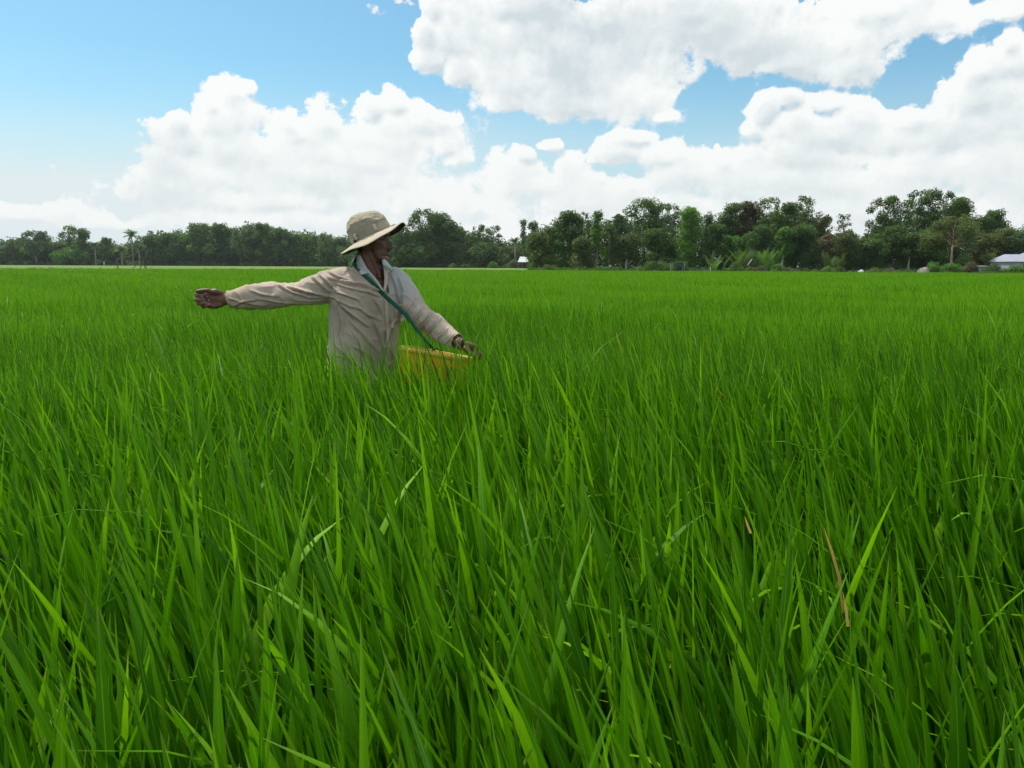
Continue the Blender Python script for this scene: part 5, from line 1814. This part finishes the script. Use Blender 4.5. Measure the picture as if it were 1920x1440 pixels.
s = lin.modifiers.new('t', 'SOLIDIFY'); s.thickness = 0.0015; s.offset = 0
m_ = MB(); m_.rings([brim_rings(0.0, 2, 0.97, 1.0)[1], brim_rings(0.0025, 2, .99, 1.012)[1], brim_rings(-0.0025, 2, .99, 1.012)[1]], caps=False, closed=True)
m_.build('brim_edge', m_hat, hat)
# loops of webbing sewn on the crown
for t0, hh in ((math.radians(58), .036), (math.radians(118), .036), (math.radians(-60), .036), (math.radians(-120), .036), (math.radians(180), .036)):
    m_ = MB()
    rgL = []
    for i in range(7):
        q = i / 6
        u = .008 + q * .030
        bulge = .0045 + .004 * math.sin(math.pi * q)
        row = []
        for k in (-1, 1):
            t = t0 + k * .085
            row.append(hatp((.0975 + bulge) * math.cos(t), (.088 + bulge) * math.sin(t), u))
        rgL.append(row)
    V = [p for r in rgL for p in r]
    m_.add(V, [(2 * i, 2 * i + 1, 2 * i + 3, 2 * i + 2) for i in range(6)])
    lo = m_.build('hat_loop', m_loop, hat, normals=False)
    s = lo.modifiers.new('t', 'SOLIDIFY'); s.thickness = 0.003; s.offset = 0
# head cord
m_ = MB()
pts = [on(x, y, 0.004, bvh_of([me_body])) for (x, y) in ((694.5, 452), (696, 462), (701, 474), (707, 483), (713, 489.5))]
m_.tube(pts, [.0016] * len(pts), n=6)
m_.tube([head_point(.02, -.066, .09), head_point(.035, -.06, .03), head_point(.05, -.02, -.008), pts[-1]], [.0016] * 4, n=6)
tl = [pts[-1], on(715, 496, .008), on(717, 510, .010), on(720, 525, .012), on(724, 538, .012), on(728.5, 549, .010)]
m_.tube(tl, [.0028, .0028, .0024, .0022, .0022, .003], n=6)
tl = [pts[-1] + Vector((.002, 0, 0)), on(717, 497, .010), on(720.5, 512, .010), on(724, 528, .010), on(728, 541, .010), on(728.5, 549, .010)]
m_.tube(tl, [.0022] * 6, n=6)
cord = m_.build('chin_cord', m_black, hat)
m_ = MB(); m_.tube([on(713, 489, .008), on(718.5, 491, .012)], [.0055, .0055], n=10)
m_.build('cord_toggle', m_black, hat)

# ---- watch
m_ = MB()
wc = lp(867.0, 646.2, .001)
wax = (lp(874, 650.5, -.004) - lp(859, 641, .010)).normalized()
wu = Vector((0.35, -0.55, 0.75)); wu = (wu - wax * wu.dot(wax)).normalized()
ww = wax.cross(wu)
rgs = []
for (h, rr) in ((-.009, .0245), (-.009, .0268), (.009, .0262), (.009, .0240)):
    rgs.append([wc + wax * h + ww * math.cos(t) * rr * 1.0 + wu * math.sin(t) * rr for t in [2 * math.pi * k / 28 for k in range(28)]])
m_.rings(rgs, closed=True)
watch = m_.build('wristwatch', m_leather, person)
m_ = MB()
wn = (wu * 0.88 + ww * (0.25 if ww.y < 0 else -0.25)).normalized()
cc = wc + wn * .0265
m_.tube([cc - wn * .002, cc + wn * .004], [.0125, .0115], n=20, round_ends=False)
m_.build('watch_case', m_steel, watch)
m_ = MB(); m_.tube([cc + wn * .0035, cc + wn * .0048], [.0095, .0095], n=20, round_ends=False)
m_.build('watch_face', m_black, watch)

# ------------------------------------------------------------------ tub on its strap
def tub_material():
    m, N, out = new_mat('yellow_plastic')
    tcn = N.n('ShaderNodeTexCoord')
    nz = N.noise(tcn.outputs['Object'], 14, 4, 0.6)
    col = N.mix(N.smooth(nz, 0.35, 0.7), rgb(0.90, 0.62, 0.015), rgb(0.82, 0.52, 0.012))
    pb = N.n('ShaderNodeBsdfPrincipled')
    N.link(col, pb.inputs['Base Color'])
    pb.inputs['Roughness'].default_value = 0.38
    tr = N.n('ShaderNodeBsdfTranslucent')
    N.link(N.mix(1.0, col, rgb(1.2, 1.1, 0.6), 'MULTIPLY'), tr.inputs['Color'])
    mx = N.n('ShaderNodeMixShader'); mx.inputs[0].default_value = 0.3
    N.link(pb.outputs[0], mx.inputs[1]); N.link(tr.outputs[0], mx.inputs[2])
    N.link(mx.outputs[0], out.inputs[0])
    return m
m_tub = tub_material()
m_rim = simple_mat('yellow_rim', (0.86, 0.60, 0.08), (0.78, 0.52, 0.06), 10, 0.4, 0.4)
m_strap = simple_mat('green_webbing', (0.006, 0.080, 0.052), (0.010, 0.115, 0.072), 60, 0.7, 0.3, stretch=(1, 1, 3))
m_gran = simple_mat('white_granules', (0.55, 0.54, 0.52), (0.42, 0.40, 0.38), 60, 0.6, 0.4)

TA, TB_ = P(745, 650.5, PY - .155), P(886, 675.5, PY - .20)
tx = (TB_ - TA).normalized()
tub_w = (TB_ - TA).length
ty = Vector((0, 1, -0.07)); ty = (ty - tx * ty.dot(tx)).normalized()
tz = tx.cross(ty)
if tz.z < 0: tz = -tz
TD = 0.18
tcen = (TA + TB_) / 2 + ty * (TD / 2)
tub = empty('seed_tub', tcen - tz * 0.2, 'yellow ribbed plastic tub hung on a green strap at his waist', 'tub')
def rr_ring(a, b, z, n=72, pw=4.5, ribs=0.0):
    r = []
    for k in range(n):
        t = 2 * math.pi * k / n
        ct, st = math.cos(t), math.sin(t)
        q = 1 + ribs * math.cos(t * 18)
        r.append(tcen + tx * (a * q * math.copysign(abs(ct) ** (2 / pw), ct)) + ty * (b * q * math.copysign(abs(st) ** (2 / pw), st)) + tz * z)
    return r
a0, b0 = tub_w / 2, TD / 2
m_ = MB()
NS = 144
m_.rings([rr_ring(a0 * .80, b0 * .78, -.195, NS), rr_ring(a0 * .84, b0 * .82, -.185, NS, ribs=.012), rr_ring(a0 * .90, b0 * .89, -.09, NS, ribs=.014), rr_ring(a0 * .95, b0 * .94, -.012, NS, ribs=.010),
          rr_ring(a0 * .955, b0 * .945, 0, NS), rr_ring(a0 * .94, b0 * .92, 0, NS), rr_ring(a0 * .885, b0 * .87, -.09, NS), rr_ring(a0 * .82, b0 * .79, -.180, NS)])
m_.build('tub_body', m_tub, tub)
m_ = MB()
m_.rings([rr_ring(a0 * .955, b0 * .945, -.004), rr_ring(a0 * .955, b0 * .945, .006), rr_ring(a0 * 1.01, b0 * 1.02, .007), rr_ring(a0 * 1.025, b0 * 1.035, .001), rr_ring(a0 * 1.022, b0 * 1.032, -.015), rr_ring(a0 * 1.005, b0 * 1.01, -.015), rr_ring(a0 * 1.0, b0 * 1.0, -.004)], closed=True)
m_.build('rim', m_rim, tub)
# strap: webbing from the ring, across the chest, over the shoulder and behind to the far end
sc_ = MB()
ringc = P(817, 659, PY - .165)
front = [(812, 653.5), (800, 641), (787, 625), (774, 608), (762, 592), (748, 578), (733, 565), (719, 552), (707, 539), (695, 527), (684, 517), (674, 509), (667, 501), (664, 494.5)]
dep = []
fp = []
for i, (x, y) in enumerate(front):
    if i < 5:
        fp.append(P(x, y, PY - .165 + .012 * i))
    else:
        v = on(x, y, 0.0055, BV_C)
        fp.append(v)
for it in range(2):
    for i in range(4, len(fp) - 1):
        m2 = (fp[i - 1] + fp[i + 1]) / 2
        if (fp[i] - m2).length > .012:
            d_ = ray(*front[i])
            fp[i] = EYE + d_ * min((m2 - EYE).length, (fp[i] - EYE).length)
back = [P(665, 490.5, PY + .035), P(668, 493, PY + .09), P(672, 505, PY + .14), P(684, 540, PY + .160), P(694, 590, PY + .160), P(712, 640, PY + .12), P(728, 662, PY + .04), P(737, 668, PY - .02)]
path = fp + back
V, Fc = [], []
fine = []
for i in range(len(path) - 1):
    for k in range(4):
        t = k / 4
        p0_, p1_, p2_, p3_ = path[max(i - 1, 0)], path[i], path[i + 1], path[min(i + 2, len(path) - 1)]
        fine.append(0.5 * ((2 * p1_) + (-p0_ + p2_) * t + (2 * p0_ - 5 * p1_ + 4 * p2_ - p3_) * t * t + (-p0_ + 3 * p1_ - 3 * p2_ + p3_) * t ** 3))
fine.append(path[-1])
for i, p in enumerate(fine):
    tg = (fine[min(i + 1, len(fine) - 1)] - fine[max(i - 1, 0)]).normalized()
    u = i / (len(fine) - 1)
    out_ = Vector((-0.1, -1, 0.15)) if i < 46 else (Vector((0, 0, 1)) if i < 58 else Vector((0, 1, 0.2)))
    wv = tg.cross(out_).normalized()
    hw = .0095 * (1 if i > 20 else 0.55 + 0.45 * (i / 20))
    V += [p - wv * hw, p + wv * hw]
sc_.add(V, [(2 * i, 2 * i + 1, 2 * i + 3, 2 * i + 2) for i in range(len(fine) - 1)])
st = sc_.build('strap', m_strap, tub, normals=False)
s = st.modifiers.new('t', 'SOLIDIFY'); s.thickness = 0.0028; s.offset = 0
m_ = MB()
c = (on(758, 588, .012))
m_.box(c, (.030, .008, .022), Matrix.Rotation(math.radians(48), 3, 'Y'))
m_.build('buckle', m_strap, st, smooth=False)
m_ = MB()
hk = [P(806, 647, PY - .163), P(811, 653, PY - .168), P(815, 657, PY - .170)]
m_.tube(hk, [.005, .0045, .004], n=8)
m_.build('snap_hook', m_black, tub)
m_ = MB()
rc = P(818, 660, PY - .172)
pts = [rc + Vector((math.cos(t) * .019, -0.012 * math.sin(t), math.sin(t) * .017)) for t in [2 * math.pi * k / 20 for k in range(21)]]
m_.tube(pts, [.0022] * 21, n=6, round_ends=False)
m_.build('ring', m_black, tub)

# granules in the tub and in the hand
def granules(name, pts, r, label, R_):
    m_ = MB()
    for p in pts:
        q = r * random.uniform(.7, 1.25)
        m_.ball(p, (q, q * random.uniform(.8, 1), q * random.uniform(.8, 1)), 6, 4)
    o = m_.build(name, m_gran)
    return tag(o, label, 'fertilizer', kind='stuff')
pts = []
for i in range(70):
    x, y = random.uniform(-1, 1), random.uniform(-1, 1)
    t = (x + y) * .5
    px_ = 385.5 + 8 * y * 0.75 + 4.0 * x
    py_ = 560.5 + 11 * y * 0.9 - 3.0 * x
    v = on(px_, py_, .0015, bvh_of([me_body]) if i == 0 else BV_S)
    pts.append(v)
granules('hand_granules', pts, .0017, 'white fertilizer granules lying in the open right hand', None)
pts = []
for i in range(900):
    x, y = random.uniform(-.74, .74), random.uniform(-.72, .72)
    pts.append(tcen + tx * a0 * x + ty * b0 * y + tz * (-.075 + .015 * math.cos(x * 2) + random.uniform(-.004, .004)))
granules('tub_granules', pts, .0045, 'white fertilizer granules heaped inside the yellow tub', None)

pts = [P(x, y, PY + dy) for (x, y, dy) in ((358, 545, -.05), (342, 560, .1), (330, 538, -.2), (265, 516, .3), (296, 512, .5), (116, 612, -.6), (38, 660, -.8), (250, 590, -.3), (205, 560, .0), (1017, 603, .1), (1108, 636, .2))]
granules('flying_granules', pts, .0030, 'white fertilizer granules flying from the hand over the rice', None)

# ------------------------------------------------------------------ the air over the field
hz_m, N, out = new_mat('air')
pv = N.n('ShaderNodeVolumePrincipled')
pv.inputs['Color'].default_value = rgb(0.90, 0.95, 1.0)
pv.inputs['Density'].default_value = 0.0001
pv.inputs['Anisotropy'].default_value = 0.3
N.link(pv.outputs[0], out.inputs['Volume'])
m_ = MB()
m_.box((0, 2250, 14.5), (5200, 5200, 31.0))
hz = m_.build('haze', hz_m, smooth=False)
tag(hz, 'thin pale air between the camera and the far trees', 'haze', kind='stuff')
